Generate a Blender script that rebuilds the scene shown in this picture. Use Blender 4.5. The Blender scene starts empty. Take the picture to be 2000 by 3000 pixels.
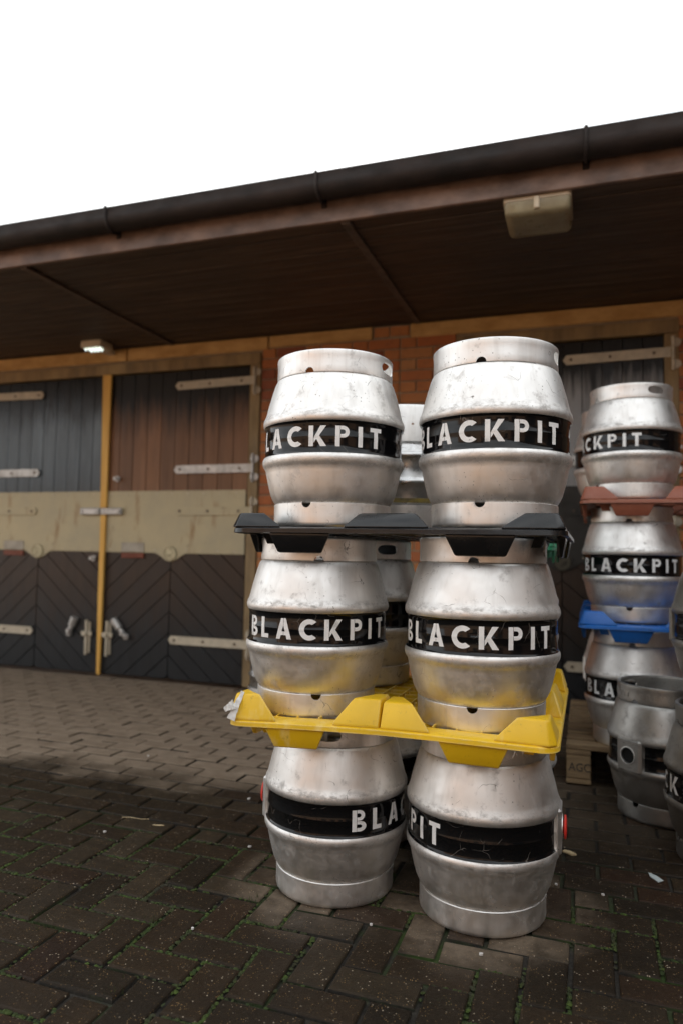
import bpy, bmesh, math, random
from math import sin, cos, tan, pi, radians, atan, atan2, hypot, sqrt
from mathutils import Vector, Matrix
from mathutils.geometry import tessellate_polygon

random.seed(7)
S = bpy.context.scene
COL = S.collection
R = random.Random(11)

# ------------------------------------------------------------------ camera
YAW, PITCH, ROLL = radians(19.06), atan(123 / 2083), radians(1.15)
fwd = Vector((-sin(YAW) * cos(PITCH), cos(YAW) * cos(PITCH), sin(PITCH)))
r0 = Vector((cos(YAW), sin(YAW), 0))
u0 = r0.cross(fwd)
rt = r0 * cos(ROLL) + u0 * sin(ROLL)
up = u0 * cos(ROLL) - r0 * sin(ROLL)
cd = bpy.data.cameras.new('camera')
cam = bpy.data.objects.new('camera', cd)
COL.objects.link(cam)
cd.sensor_fit = 'VERTICAL'
cd.sensor_height = 36
cd.sensor_width = 24
cd.lens = 25
cd.clip_end = 2000
cd.clip_start = 0.05
M = Matrix((rt, up, -fwd)).transposed().to_4x4()
M.translation = Vector((0, 0, 0.945))
cam.matrix_world = M
cd.dof.use_dof = True
cd.dof.focus_distance = 1.80
cd.dof.aperture_fstop = 2.0
S.camera = cam

# ------------------------------------------------------------------ sky and sun
SUN_EL, SUN_AZ = radians(28.1), radians(-25.2)      # azimuth from +Y, negative = to the left
W = bpy.data.worlds.new('World')
S.world = W
W.use_nodes = True
nt = W.node_tree
nt.nodes.clear()
N = nt.nodes.new
out = N('ShaderNodeOutputWorld'); bg = N('ShaderNodeBackground')
sky = N('ShaderNodeTexSky'); sky.sky_type = 'NISHITA'; sky.sun_disc = False
sky.sun_elevation = SUN_EL; sky.sun_rotation = SUN_AZ
tc = N('ShaderNodeTexCoord'); mp = N('ShaderNodeMapping'); mp.inputs['Location'].default_value = (5, 2, 1)
mp.inputs['Scale'].default_value = (1, 1, 1.6)
n1 = N('ShaderNodeTexNoise'); n1.inputs['Scale'].default_value = 2.6; n1.inputs['Detail'].default_value = 7
r1 = N('ShaderNodeValToRGB'); r1.color_ramp.elements[0].position = 0.30; r1.color_ramp.elements[1].position = 0.56
r1.color_ramp.elements[0].color = (.86, .86, .86, 1); r1.color_ramp.elements[1].color = (1, 1, 1, 1)
mx = N('ShaderNodeMix'); mx.data_type = 'RGBA'
L = nt.links.new
n2 = N('ShaderNodeTexNoise'); n2.inputs['Scale'].default_value = 2.4; n2.inputs['Detail'].default_value = 8
r2 = N('ShaderNodeValToRGB'); r2.color_ramp.elements[0].position = 0.30; r2.color_ramp.elements[1].position = 0.66
r2.color_ramp.elements[0].color = (.52, .55, .575, 1); r2.color_ramp.elements[1].color = (1, 1, 1, 1)
cm = N('ShaderNodeMix'); cm.data_type = 'RGBA'; cm.blend_type = 'MULTIPLY'; cm.inputs['Factor'].default_value = 1
cm.inputs['A'].default_value = (7.2, 7.3, 7.35, 1)
L(mp.outputs['Vector'], n2.inputs['Vector']); L(n2.outputs['Fac'], r2.inputs['Fac']); L(r2.outputs['Color'], cm.inputs['B'])
L(cm.outputs['Result'], mx.inputs['B'])
L(tc.outputs['Generated'], mp.inputs['Vector']); L(mp.outputs['Vector'], n1.inputs['Vector'])
L(n1.outputs['Fac'], r1.inputs['Fac']); L(r1.outputs['Color'], mx.inputs['Factor'])
L(sky.outputs['Color'], mx.inputs['A']); L(mx.outputs['Result'], bg.inputs['Color'])
bg.inputs['Strength'].default_value = 0.1
L(bg.outputs['Background'], out.inputs['Surface'])

sd = bpy.data.lights.new('sun', 'SUN'); sd.energy = 5.0; sd.angle = radians(0.6); sd.color = (1, .91, .78)
so = bpy.data.objects.new('sun', sd); COL.objects.link(so)
sdir = Vector((sin(SUN_AZ) * cos(SUN_EL), cos(SUN_AZ) * cos(SUN_EL), sin(SUN_EL)))
so.rotation_euler = sdir.to_track_quat('Z', 'Y').to_euler(); so.location = (-6, 12, 9)

S.view_settings.view_transform = 'Standard'; S.view_settings.look = 'None'
S.view_settings.gamma = 1; S.view_settings.exposure = 1.36
S.view_settings.use_curve_mapping = False
S.render.engine = 'CYCLES'
S.cycles.use_denoising = True
S.cycles.max_bounces = 8

# ------------------------------------------------------------------ helpers
def tag(o, label=None, cat=None, group=None, kind=None):
    if label: o['label'] = label
    if cat: o['category'] = cat
    if group: o['group'] = group
    if kind: o['kind'] = kind
    return o

def empty(name, loc=(0, 0, 0), parent=None):
    o = bpy.data.objects.new(name, None); COL.objects.link(o); o.location = loc
    o.empty_display_size = .1
    if parent: o.parent = parent
    return o

def link(name, me, mat=None, parent=None, loc=(0, 0, 0), rot=(0, 0, 0)):
    o = bpy.data.objects.new(name, me); COL.objects.link(o)
    if mat and not me.materials: me.materials.append(mat)
    o.location = loc; o.rotation_euler = rot
    if parent: o.parent = parent
    return o

class MB:
    """collects geometry of ONE mesh"""
    def __init__(s): s.v = []; s.f = []
    def add(s, v, f):
        n = len(s.v); s.v += [tuple(p) for p in v]; s.f += [tuple(i + n for i in q) for q in f]; return s
    def cbox(s, x0, x1, y0, y1, z0, z1, b=.004, mat=None):
        b = min(b, (x1 - x0) * .45, (y1 - y0) * .45, (z1 - z0) * .45)
        lo = (x0, y0, z0); hi = (x1, y1, z1); idx = {}; v = []
        for cx in (0, 1):
            for cy in (0, 1):
                for cz in (0, 1):
                    c = (cx, cy, cz)
                    for a in range(3):
                        p = []
                        for k in range(3):
                            base = hi[k] if c[k] else lo[k]
                            p.append(base if k == a else base + (-b if c[k] else b))
                        idx[(c, a)] = len(v); v.append(tuple(p))
        f = []
        for a in range(3):
            o1, o2 = [k for k in range(3) if k != a]
            for sd_ in (0, 1):
                q = []
                for (i, j) in ((0, 0), (1, 0), (1, 1), (0, 1)):
                    c = [0, 0, 0]; c[a] = sd_; c[o1] = i; c[o2] = j; q.append(idx[(tuple(c), a)])
                flip = (sd_ == 0) ^ (a == 1)
                f.append(tuple(reversed(q)) if flip else tuple(q))
        for a in range(3):
            o1, o2 = [k for k in range(3) if k != a]
            for i in (0, 1):
                for j in (0, 1):
                    c0 = [0, 0, 0]; c1 = [0, 0, 0]; c0[o1] = c1[o1] = i; c0[o2] = c1[o2] = j; c1[a] = 1
                    f.append((idx[(tuple(c0), o1)], idx[(tuple(c1), o1)], idx[(tuple(c1), o2)], idx[(tuple(c0), o2)]))
        for cx in (0, 1):
            for cy in (0, 1):
                for cz in (0, 1):
                    f.append(tuple(idx[((cx, cy, cz), a)] for a in range(3)))
        if mat is not None: v = [tuple(mat @ Vector(p)) for p in v]
        return s.add(v, f)
    def prism(s, poly, d0, d1, axis='y', inset=0.0):
        """poly in the plane across axis; (x,z) for y, (x,y) for z, (y,z) for x"""
        def P(p, d):
            return {'y': (p[0], d, p[1]), 'z': (p[0], p[1], d), 'x': (d, p[0], p[1])}[axis]
        n = len(poly); v = [P(p, d0) for p in poly] + [P(p, d1) for p in poly]
        f = [tuple(range(n)), tuple(range(2 * n - 1, n - 1, -1))]
        f += [(i, (i + 1) % n, n + (i + 1) % n, n + i) for i in range(n)]
        return s.add(v, f)
    def tube(s, pts, r, seg=10, cap=True):
        pts = [Vector(p) for p in pts]; v = []; f = []
        for i, p in enumerate(pts):
            t = (pts[min(i + 1, len(pts) - 1)] - pts[max(i - 1, 0)]).normalized()
            a = t.orthogonal().normalized() if i == 0 else (a - t * a.dot(t)).normalized()
            b = t.cross(a); rr = r[i] if isinstance(r, (list, tuple)) else r
            v += [p + (a * cos(2 * pi * k / seg) + b * sin(2 * pi * k / seg)) * rr for k in range(seg)]
        for i in range(len(pts) - 1):
            for k in range(seg):
                f.append((i * seg + k, i * seg + (k + 1) % seg, (i + 1) * seg + (k + 1) % seg, (i + 1) * seg + k))
        if cap:
            f.append(tuple(reversed(range(seg)))); f.append(tuple((len(pts) - 1) * seg + k for k in range(seg)))
        return s.add(v, f)
    def lathe(s, prof, seg=96, closed=False, a0=0.0):
        v = []; f = []; n = len(prof)
        for k in range(seg):
            a = a0 + 2 * pi * k / seg
            v += [(r * sin(a), -r * cos(a), z) for r, z in prof]
        rng = n if closed else n - 1
        for k in range(seg):
            for i in range(rng):
                j = (i + 1) % n; kk = (k + 1) % seg
                f.append((k * n + i, kk * n + i, kk * n + j, k * n + j))
        return s.add(v, f)
    def mesh(s, name, mat=None, smooth=None):
        me = bpy.data.meshes.new(name); me.from_pydata(s.v, [], s.f)
        bm = bmesh.new(); bm.from_mesh(me); bmesh.ops.recalc_face_normals(bm, faces=bm.faces)
        if smooth is not None:
            for fc in bm.faces: fc.smooth = True
            for e in bm.edges:
                if len(e.link_faces) == 2 and e.calc_face_angle(0) > radians(smooth): e.smooth = False
        bm.to_mesh(me); bm.free()
        if mat: me.materials.append(mat)
        return me
    def obj(s, name, mat, parent=None, loc=(0, 0, 0), rot=(0, 0, 0), smooth=None):
        return link(name, s.mesh(name, mat, smooth), None, parent, loc, rot)

def eval_mesh(o, name):
    bpy.context.view_layer.update()
    dg = bpy.context.evaluated_depsgraph_get()
    me = bpy.data.meshes.new_from_object(o.evaluated_get(dg)); me.name = name
    return me

def text_mesh(body, size, extrude):
    c = bpy.data.curves.new('txt', 'FONT'); c.body = body; c.size = size; c.extrude = extrude
    c.align_x = 'CENTER'; c.resolution_u = 3
    o = bpy.data.objects.new('txt', c); COL.objects.link(o)
    me = eval_mesh(o, 'lettering')
    bpy.data.objects.remove(o)
    return me

# ------------------------------------------------------------------ material kit
class MK:
    def __init__(s, name):
        s.m = bpy.data.materials.new(name); s.m.use_nodes = True
        s.t = s.m.node_tree; s.b = s.t.nodes['Principled BSDF']
    def n(s, typ, **k):
        nd = s.t.nodes.new('ShaderNode' + typ)
        for a, b in k.items():
            if a in nd.inputs: nd.inputs[a].default_value = b
            else: setattr(nd, a, b)
        return nd
    def l(s, a, b): s.t.links.new(a, b)
    def coord(s, scale=(1, 1, 1), rnd=True, world=False):
        if world:
            g = s.n('NewGeometry'); src = g.outputs['Position']
        else:
            src = s.n('TexCoord').outputs['Object']
        if rnd:
            oi = s.n('ObjectInfo'); mu = s.n('Math', operation='MULTIPLY'); mu.inputs[1].default_value = 37.7
            s.l(oi.outputs['Random'], mu.inputs[0])
            ad = s.n('VectorMath', operation='ADD'); s.l(src, ad.inputs[0]); s.l(mu.outputs[0], ad.inputs[1]); src = ad.outputs[0]
        m = s.n('Mapping'); m.inputs['Scale'].default_value = scale; s.l(src, m.inputs['Vector'])
        return m.outputs['Vector']
    def noise(s, vec, scale, detail=5, rough=.55, dist=0.0):
        x = s.n('TexNoise'); x.inputs['Scale'].default_value = scale; x.inputs['Detail'].default_value = detail
        x.inputs['Roughness'].default_value = rough; x.inputs['Distortion'].default_value = dist
        s.l(vec, x.inputs['Vector']); return x.outputs['Fac']
    def ramp(s, fac, lo, hi, a=0.0, b=1.0):
        x = s.n('MapRange'); x.inputs['From Min'].default_value = lo; x.inputs['From Max'].default_value = hi
        x.inputs['To Min'].default_value = a; x.inputs['To Max'].default_value = b
        s.l(fac, x.inputs['Value']); return x.outputs['Result']
    def math(s, op, a, b=None):
        x = s.n('Math', operation=op)
        for i, q in enumerate((a, b)):
            if q is None: continue
            if isinstance(q, (int, float)): x.inputs[i].default_value = q
            else: s.l(q, x.inputs[i])
        return x.outputs[0]
    def mix(s, fac, a, b):
        x = s.n('Mix', data_type='RGBA')
        for nm, q in (('Factor', fac), ('A', a), ('B', b)):
            if isinstance(q, (int, float)): x.inputs[nm].default_value = q
            elif isinstance(q, tuple): x.inputs[nm].default_value = (*q, 1) if len(q) == 3 else q
            else: s.l(q, x.inputs[nm])
        return x.outputs['Result']
    def set(s, **k):
        for a, q in k.items():
            nm = a.replace('_', ' ')
            if isinstance(q, tuple): s.b.inputs[nm].default_value = (*q, 1)
            elif isinstance(q, (int, float)): s.b.inputs[nm].default_value = q
            else: s.l(q, s.b.inputs[nm])
        return s
    def bump(s, h, strength=.3, dist=.01):
        x = s.n('Bump'); x.inputs['Strength'].default_value = strength; x.inputs['Distance'].default_value = dist
        s.l(h, x.inputs['Height']); s.l(x.outputs['Normal'], s.b.inputs['Normal']); return s

def simple(name, c1, c2, scale=8, rough=.6, stretch=(1, 1, 1), bump=.15, metallic=0.0, rvar=.15, lo=.35, hi=.65, spec=.5, coat=0.0):
    k = MK(name); v = k.coord(stretch); f = k.noise(v, scale, 7, .6)
    k.set(Base_Color=k.mix(k.ramp(f, lo, hi), c1, c2), Metallic=metallic,
          Roughness=k.ramp(k.noise(v, scale * 2.3, 4), .3, .7, rough - rvar, rough + rvar))
    k.b.inputs['Specular IOR Level'].default_value = spec
    k.b.inputs['Coat Weight'].default_value = coat
    if bump: k.bump(k.noise(v, scale * 5, 5), bump, .004)
    return k.m

def steel(name, base=(.66, .65, .635), dark=(.46, .45, .435), rough=.36, hoops=True):
    k = MK(name); v = k.coord((1, 1, 1)); big = k.noise(v, 5, 4, .6, .4)
    vs = k.coord((9, 9, 1.0)); streak = k.noise(vs, 4, 3)
    col = k.mix(k.ramp(big, .35, .72), base, dark)
    col = k.mix(k.math('MULTIPLY', k.ramp(streak, .5, .75), .28), col, (.42, .39, .35))
    # hair scratches: thin voronoi cell edges on warped coordinates, broken up by a second noise
    nz = k.n('TexNoise'); nz.inputs['Scale'].default_value = 9; nz.inputs['Detail'].default_value = 3; k.l(v, nz.inputs['Vector'])
    ad = k.n('VectorMath', operation='MULTIPLY_ADD'); k.l(nz.outputs['Color'], ad.inputs[0]); ad.inputs[1].default_value = (.16, .16, .10); k.l(v, ad.inputs[2])
    vo = k.n('TexVoronoi', feature='DISTANCE_TO_EDGE'); vo.inputs['Scale'].default_value = 11; k.l(ad.outputs[0], vo.inputs['Vector'])
    sc = k.math('MULTIPLY', k.ramp(vo.outputs['Distance'], .007, .0015), k.ramp(k.noise(v, 19, 2), .56, .66))
    # fine pits and specks
    vp = k.n('TexVoronoi'); vp.inputs['Scale'].default_value = 75; k.l(v, vp.inputs['Vector'])
    pit = k.math('MULTIPLY', k.ramp(vp.outputs['Distance'], .16, .06), k.ramp(k.noise(v, 9, 5), .50, .62))
    sm = k.math('MULTIPLY', k.ramp(k.noise(v, 21, 6, .7), .57, .74), .55)
    drip = k.math('MULTIPLY', k.ramp(k.noise(k.coord((26, 26, 1.1)), 2.2, 4, .6), .62, .74), k.ramp(k.noise(v, 6, 3), .48, .62))
    sm = k.math('MAXIMUM', sm, k.math('MULTIPLY', drip, .45))
    dirt = k.math('MAXIMUM', k.math('MAXIMUM', sc, pit), sm)
    if hoops:   # scuffed grime collected along the two rolled hoops
        sep = k.n('SeparateXYZ'); k.l(k.n('TexCoord').outputs['Object'], sep.inputs[0])
        acc = None
        for z0, w in ((.172, .020), (.198, .008), (.280, .008), (.303, .018), (.066, .012), (.424, .006)):
            d = k.math('ABSOLUTE', k.math('SUBTRACT', sep.outputs['Z'], z0)); b = k.ramp(d, w, w * .15)
            acc = b if acc is None else k.math('MAXIMUM', acc, b)
        gr = k.math('MULTIPLY', acc, k.ramp(k.noise(k.coord((1, 1, 2)), 34, 7, .75), .46, .64))
        dirt = k.math('MAXIMUM', dirt, k.math('MULTIPLY', gr, .62))
    dirt = k.math('MINIMUM', dirt, 1.0)
    k.set(Base_Color=k.mix(k.math('MULTIPLY', dirt, .85), col, (.085, .07, .055)),
          Metallic=k.math('SUBTRACT', 1.0, k.math('MULTIPLY', dirt, .7)),
          Roughness=k.math('ADD', k.ramp(k.noise(v, 30, 5), .3, .7, rough - .06, rough + .08), k.math('MULTIPLY', dirt, .25)))
    k.bump(k.math('ADD', k.math('MULTIPLY', k.noise(v, 9, 3), 1.0), k.math('MULTIPLY', k.noise(k.coord((1, 1, 30)), 40, 2), .05)), .09, .012)
    return k.m

M_STEEL = steel('brushed_steel', (.89, .872, .845), (.81, .792, .765), .48)
M_CHIME = steel('chime_steel', (.90, .885, .86), (.82, .805, .78), .46, False)
M_SHADED_STEEL = steel('shaded_steel', (.50, .49, .47), (.34, .33, .31), .42)  # darker copy of the cask steel, shade at the right edge put into colour
M_KEG = steel('keg_steel', (.72, .72, .71), (.5, .5, .5), .30, False)

def plastic(name, c, rough=.42, scuff=(.8, .75, .6), amt=.35, dirtc=(.05, .04, .02), wear=.6):
    k = MK(name); v = k.coord()
    col = k.mix(k.ramp(k.noise(v, 6, 5), .35, .7), c, tuple(x * .80 for x in c))
    col = k.mix(k.math('MULTIPLY', k.ramp(k.noise(k.coord((1, 1, .35)), 16, 6, .65), .55, .75), amt), col, scuff)
    bv = k.n('Bevel', samples=4); bv.inputs['Radius'].default_value = .007
    g = k.n('NewGeometry'); dt = k.n('VectorMath', operation='DOT_PRODUCT'); k.l(bv.outputs['Normal'], dt.inputs[0]); k.l(g.outputs['Normal'], dt.inputs[1])
    edge = k.math('MULTIPLY', k.ramp(dt.outputs['Value'], .99, .90), k.ramp(k.noise(v, 24, 5, .7), .35, .6))
    col = k.mix(k.math('MULTIPLY', edge, wear), col, scuff)
    col = k.mix(k.math('MULTIPLY', k.ramp(k.noise(v, 38, 7, .75), .58, .72), .65), col, dirtc)
    k.set(Base_Color=col, Roughness=k.ramp(k.noise(v, 22, 4), .3, .7, rough - .1, rough + .1))
    k.bump(k.noise(v, 60, 4), .12, .002)
    return k.m

M_YEL = plastic('yellow_plastic', (.87, .54, .012), .40, (.90, .78, .40), .5, (.22, .12, .015))
M_BLK = plastic('black_plastic', (.007, .0075, .0085), .22, (.03, .033, .036), .3, (.003, .003, .003), .5)
M_BRN = plastic('brown_plastic', (.31, .095, .052), .45, (.48, .26, .17), .4)
M_BLU = plastic('blue_plastic', (.008, .13, .50), .42, (.1, .3, .6), .3)
M_GRN = plastic('green_plastic', (.01, .20, .09), .42, (.1, .35, .2), .3)
M_RED = plastic('red_plastic', (.75, .03, .02), .4, (.8, .2, .15), .2)
M_PAPER = simple('torn_paper', (.80, .80, .78), (.62, .61, .59), 30, .85)
M_INK = simple('black_ink', (.02, .02, .02), (.04, .04, .04), 20, .7, bump=0)

def band_mat():
    k = MK('black_gloss_paint'); v = k.coord()
    nz = k.n('TexNoise'); nz.inputs['Scale'].default_value = 12; k.l(v, nz.inputs['Vector'])
    ad = k.n('VectorMath', operation='MULTIPLY_ADD'); k.l(nz.outputs['Color'], ad.inputs[0]); ad.inputs[1].default_value = (.1, .1, .1); k.l(v, ad.inputs[2])
    vo = k.n('TexVoronoi', feature='DISTANCE_TO_EDGE'); vo.inputs['Scale'].default_value = 14; k.l(ad.outputs[0], vo.inputs['Vector'])
    sc = k.math('MULTIPLY', k.ramp(vo.outputs['Distance'], .010, .003), k.ramp(k.noise(v, 17, 2), .56, .62))
    ch = k.ramp(k.noise(v, 55, 5, .7), .70, .74)
    d = k.math('MAXIMUM', k.math('MULTIPLY', sc, .55), k.math('MULTIPLY', ch, .6))
    k.set(Base_Color=k.mix(d, (.0045, .0045, .005), (.22, .20, .18)), Roughness=k.ramp(k.noise(v, 12, 4), .3, .75, .05, .16))
    k.bump(k.noise(v, 16, 3), .05, .006); k.b.inputs['Specular IOR Level'].default_value = .38
    return k.m
M_BAND = band_mat()
_k = MK('stencil_white_paint'); _v = _k.coord()
_c = _k.mix(_k.ramp(_k.noise(_v, 26, 6, .7), .4, .7), (.88, .88, .87), (.74, .74, .73))
_c = _k.mix(_k.ramp(_k.noise(_v, 60, 6, .75), .655, .70), _c, (.05, .05, .05))
_c = _k.mix(_k.math('MULTIPLY', _k.ramp(_k.noise(_v, 13, 5, .7), .58, .70), .35), _c, (.20, .19, .17))
_k.set(Base_Color=_c, Roughness=.5); M_WHITE = _k.m

def paver_mat():
    k = MK('clay_pavers'); vw = k.coord(rnd=False, world=True); g = k.n('NewGeometry'); oi = k.n('ObjectInfo')
    rid = k.math('FRACT', k.math('ADD', k.math('MULTIPLY', g.outputs['Random Per Island'], 1.0), k.math('MULTIPLY', oi.outputs['Random'], 3.17)))
    rid2 = k.math('FRACT', k.math('MULTIPLY', rid, 7.31))
    col = k.mix(rid, (.017, .0118, .0068), (.030, .0190, .0102))
    col = k.mix(k.math('MULTIPLY', k.ramp(rid2, .70, .9), .8), col, (.042, .031, .019))
    col = k.mix(k.math('MULTIPLY', k.ramp(rid2, .0, .12, 1, 0), .5), col, (.034, .013, .007))
    col = k.mix(k.math('MULTIPLY', k.ramp(k.noise(vw, 9, 6, .65), .4, .7), .45), col, (.009, .007, .005))
    # exposed aggregate
    for sc_, th, c, a in ((150, .22, (.34, .21, .09), .75), (85, .17, (.46, .38, .28), .8), (230, .24, (.012, .01, .008), .7)):
        vo = k.n('TexVoronoi'); vo.inputs['Scale'].default_value = sc_; k.l(vw, vo.inputs['Vector'])
        sp = k.math('MULTIPLY', k.ramp(vo.outputs['Distance'], th, th * .6), k.ramp(k.noise(vw, sc_ * .22, 4), .47, .58))
        col = k.mix(k.math('MULTIPLY', sp, a), col, c)
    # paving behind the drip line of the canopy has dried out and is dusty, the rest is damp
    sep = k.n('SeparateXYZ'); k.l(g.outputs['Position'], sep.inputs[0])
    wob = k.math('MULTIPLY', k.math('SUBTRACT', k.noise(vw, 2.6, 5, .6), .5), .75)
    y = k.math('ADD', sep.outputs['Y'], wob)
    dry = k.math('MULTIPLY', k.ramp(y, 2.53, 2.75), k.ramp(k.math('ADD', sep.outputs['X'], wob), .05, -.75, .12, 1.0))  # dryness fades out at the right to paint in the shade of the stacks
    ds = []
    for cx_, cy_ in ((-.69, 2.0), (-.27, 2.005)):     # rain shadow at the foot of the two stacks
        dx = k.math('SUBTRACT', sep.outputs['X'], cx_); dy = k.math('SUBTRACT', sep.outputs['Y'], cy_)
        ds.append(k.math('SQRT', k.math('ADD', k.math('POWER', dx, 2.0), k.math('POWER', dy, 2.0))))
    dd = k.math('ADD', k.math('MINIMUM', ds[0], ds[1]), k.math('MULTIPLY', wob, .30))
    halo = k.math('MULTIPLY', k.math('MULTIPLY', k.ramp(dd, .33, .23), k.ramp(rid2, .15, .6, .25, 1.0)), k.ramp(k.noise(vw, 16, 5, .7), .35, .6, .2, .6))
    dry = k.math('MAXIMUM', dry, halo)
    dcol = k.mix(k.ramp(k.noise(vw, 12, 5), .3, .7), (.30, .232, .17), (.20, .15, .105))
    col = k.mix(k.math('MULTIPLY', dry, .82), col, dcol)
    k.set(Base_Color=col, Roughness=k.math('ADD', k.ramp(k.noise(vw, 14, 5), .3, .7, .42, .66), k.math('MULTIPLY', dry, .25)))
    k.b.inputs['Specular IOR Level'].default_value = .16
    k.bump(k.math('ADD', k.noise(vw, 55, 6, .7), k.math('MULTIPLY', k.noise(vw, 9, 3), .8)), .5, .006)
    return k.m
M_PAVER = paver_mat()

def joint_mat():
    k = MK('mossy_joint_sand'); v = k.coord(rnd=False, world=True)
    col = k.mix(k.ramp(k.noise(v, 30, 5), .35, .65), (.014, .011, .008), (.026, .021, .015))
    moss = k.ramp(k.noise(v, 3.2, 5, .6), .46, .60)
    sep = k.n('SeparateXYZ'); k.l(v, sep.inputs[0])
    moss = k.math('MULTIPLY', moss, k.ramp(sep.outputs['Y'], 2.5, 2.1))
    col = k.mix(k.math('MULTIPLY', moss, .85), col, k.mix(k.noise(v, 60, 4), (.014, .032, .003), (.045, .08, .007)))
    k.set(Base_Color=col, Roughness=.9); k.bump(k.noise(v, 90, 5), .6, .006)
    return k.m
M_JOINT = joint_mat()
def moss_mat():
    k = MK('moss'); g = k.n('NewGeometry')
    v = k.coord(rnd=False, world=True)
    c = k.mix(g.outputs['Random Per Island'], (.014, .028, .003), (.050, .080, .008))
    c = k.mix(k.ramp(k.noise(v, 11, 5, .6), .42, .66), c, (.022, .019, .008))
    k.set(Base_Color=c, Roughness=.9); return k.m
M_MOSS = moss_mat()
M_GROUND = simple('yard_ground', (.32, .215, .14), (.22, .145, .095), 3, .7)

def brick_mat(name='facing_brick'):
    k = MK(name); v = k.coord(rnd=False, world=True); g = k.n('NewGeometry'); oi = k.n('ObjectInfo')
    rid = k.math('FRACT', k.math('ADD', g.outputs['Random Per Island'], k.math('MULTIPLY', oi.outputs['Random'], 5.7)))
    r2 = k.math('FRACT', k.math('MULTIPLY', rid, 9.7))
    col = k.mix(rid, (.40, .125, .042), (.48, .20, .07))
    col = k.mix(k.math('MULTIPLY', k.ramp(r2, .75, .9), .8), col, (.23, .065, .040))
    col = k.mix(k.math('MULTIPLY', k.ramp(r2, .2, .05), .7), col, (.46, .24, .10))
    col = k.mix(k.math('MULTIPLY', k.ramp(k.noise(v, 20, 6, .7), .5, .75), .5), col, (.16, .075, .045))
    k.set(Base_Color=col, Roughness=.85); k.bump(k.noise(v, 70, 6, .7), .5, .006)
    return k.m
M_BRICK = brick_mat()
M_BRICKF = simple('yard_brickwork', (.25, .155, .105), (.18, .11, .072), 14, .9)
M_MORTAR = simple('lime_mortar', (.36, .29, .20), (.25, .20, .14), 25, .95, bump=.4)
M_STONE = simple('buff_stone', (.62, .38, .15), (.44, .25, .085), 6, .9, (1, 1, 2), .3)
M_SOFFIT = simple('soffit_board', (.052, .034, .024), (.13, .088, .06), 5, .6, (.3, 5, 1), .3, lo=.48, hi=.78)
M_BATTEN = simple('soffit_batten', (.12, .085, .065), (.07, .05, .04), 8, .7, (1, 1, 1), .3)
M_FASCIA = simple('painted_fascia', (.23, .145, .105), (.09, .055, .04), 9, .5, (.6, 1, 1), .2)
M_GUTTER = simple('gutter_paint', (.028, .019, .016), (.012, .009, .008), 9, .6, (.5, 1, 1), .2, spec=.3)
M_FRAME = simple('weathered_frame', (.34, .235, .11), (.19, .13, .065), 9, .7, (1, 1, .25), .3)
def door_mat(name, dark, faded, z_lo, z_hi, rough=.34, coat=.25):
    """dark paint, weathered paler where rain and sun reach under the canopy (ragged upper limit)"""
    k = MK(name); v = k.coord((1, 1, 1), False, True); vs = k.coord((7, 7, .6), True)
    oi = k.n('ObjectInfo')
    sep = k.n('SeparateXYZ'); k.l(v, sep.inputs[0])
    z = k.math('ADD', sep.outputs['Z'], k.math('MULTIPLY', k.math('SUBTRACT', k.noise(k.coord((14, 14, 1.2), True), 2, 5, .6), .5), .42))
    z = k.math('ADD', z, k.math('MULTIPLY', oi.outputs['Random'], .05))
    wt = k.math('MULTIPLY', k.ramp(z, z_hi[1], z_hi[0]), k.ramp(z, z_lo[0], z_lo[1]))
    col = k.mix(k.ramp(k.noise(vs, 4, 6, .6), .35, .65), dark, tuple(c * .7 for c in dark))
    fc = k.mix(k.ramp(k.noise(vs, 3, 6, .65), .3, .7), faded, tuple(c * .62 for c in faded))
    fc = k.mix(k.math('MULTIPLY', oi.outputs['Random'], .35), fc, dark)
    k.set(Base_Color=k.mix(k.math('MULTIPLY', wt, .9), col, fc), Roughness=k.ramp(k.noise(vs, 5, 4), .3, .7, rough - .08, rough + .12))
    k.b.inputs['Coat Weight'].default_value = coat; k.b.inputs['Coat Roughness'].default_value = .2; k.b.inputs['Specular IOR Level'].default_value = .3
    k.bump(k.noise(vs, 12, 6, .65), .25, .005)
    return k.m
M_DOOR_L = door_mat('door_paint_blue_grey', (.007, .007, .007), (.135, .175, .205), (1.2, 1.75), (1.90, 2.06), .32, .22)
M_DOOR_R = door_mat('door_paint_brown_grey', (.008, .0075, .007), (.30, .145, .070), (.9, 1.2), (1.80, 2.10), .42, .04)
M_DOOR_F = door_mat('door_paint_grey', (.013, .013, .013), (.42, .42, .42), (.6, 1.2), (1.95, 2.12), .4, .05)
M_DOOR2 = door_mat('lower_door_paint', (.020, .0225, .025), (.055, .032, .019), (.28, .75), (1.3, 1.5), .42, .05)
M_BACK = simple('door_backing', (.012, .012, .012), (.02, .02, .02), 9, .8)
def sheet():
    k = MK('galvanised_sheet'); v = k.coord((1, 1, 1), False)
    f = k.noise(v, 2.4, 6, .65); col = k.mix(k.ramp(f, .35, .65), (.46, .395, .245), (.37, .33, .225))
    col = k.mix(k.math('MULTIPLY', k.ramp(k.noise(k.coord((3, 3, .7), False), 3, 6, .7), .56, .72), .8), col, (.24, .135, .05))
    col = k.mix(k.math('MULTIPLY', k.ramp(k.noise(v, 11, 6, .7), .64, .72), .5), col, (.09, .07, .04))
    k.set(Base_Color=col, Roughness=.55, Metallic=.25); k.bump(k.noise(v, 8, 3), .15, .01); return k.m
M_SHEET = sheet()
M_SHADED_SHEET = simple('shaded_sheet', (.022, .019, .014), (.014, .012, .010), 6, .6)  # dark copy of the band sheet, paints in the shade behind the stacks
M_SHADED_BADGE = simple('shaded_badge', (.07, .06, .035), (.04, .035, .02), 30, .6)  # badge colour darkened to stand for the same shade
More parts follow.
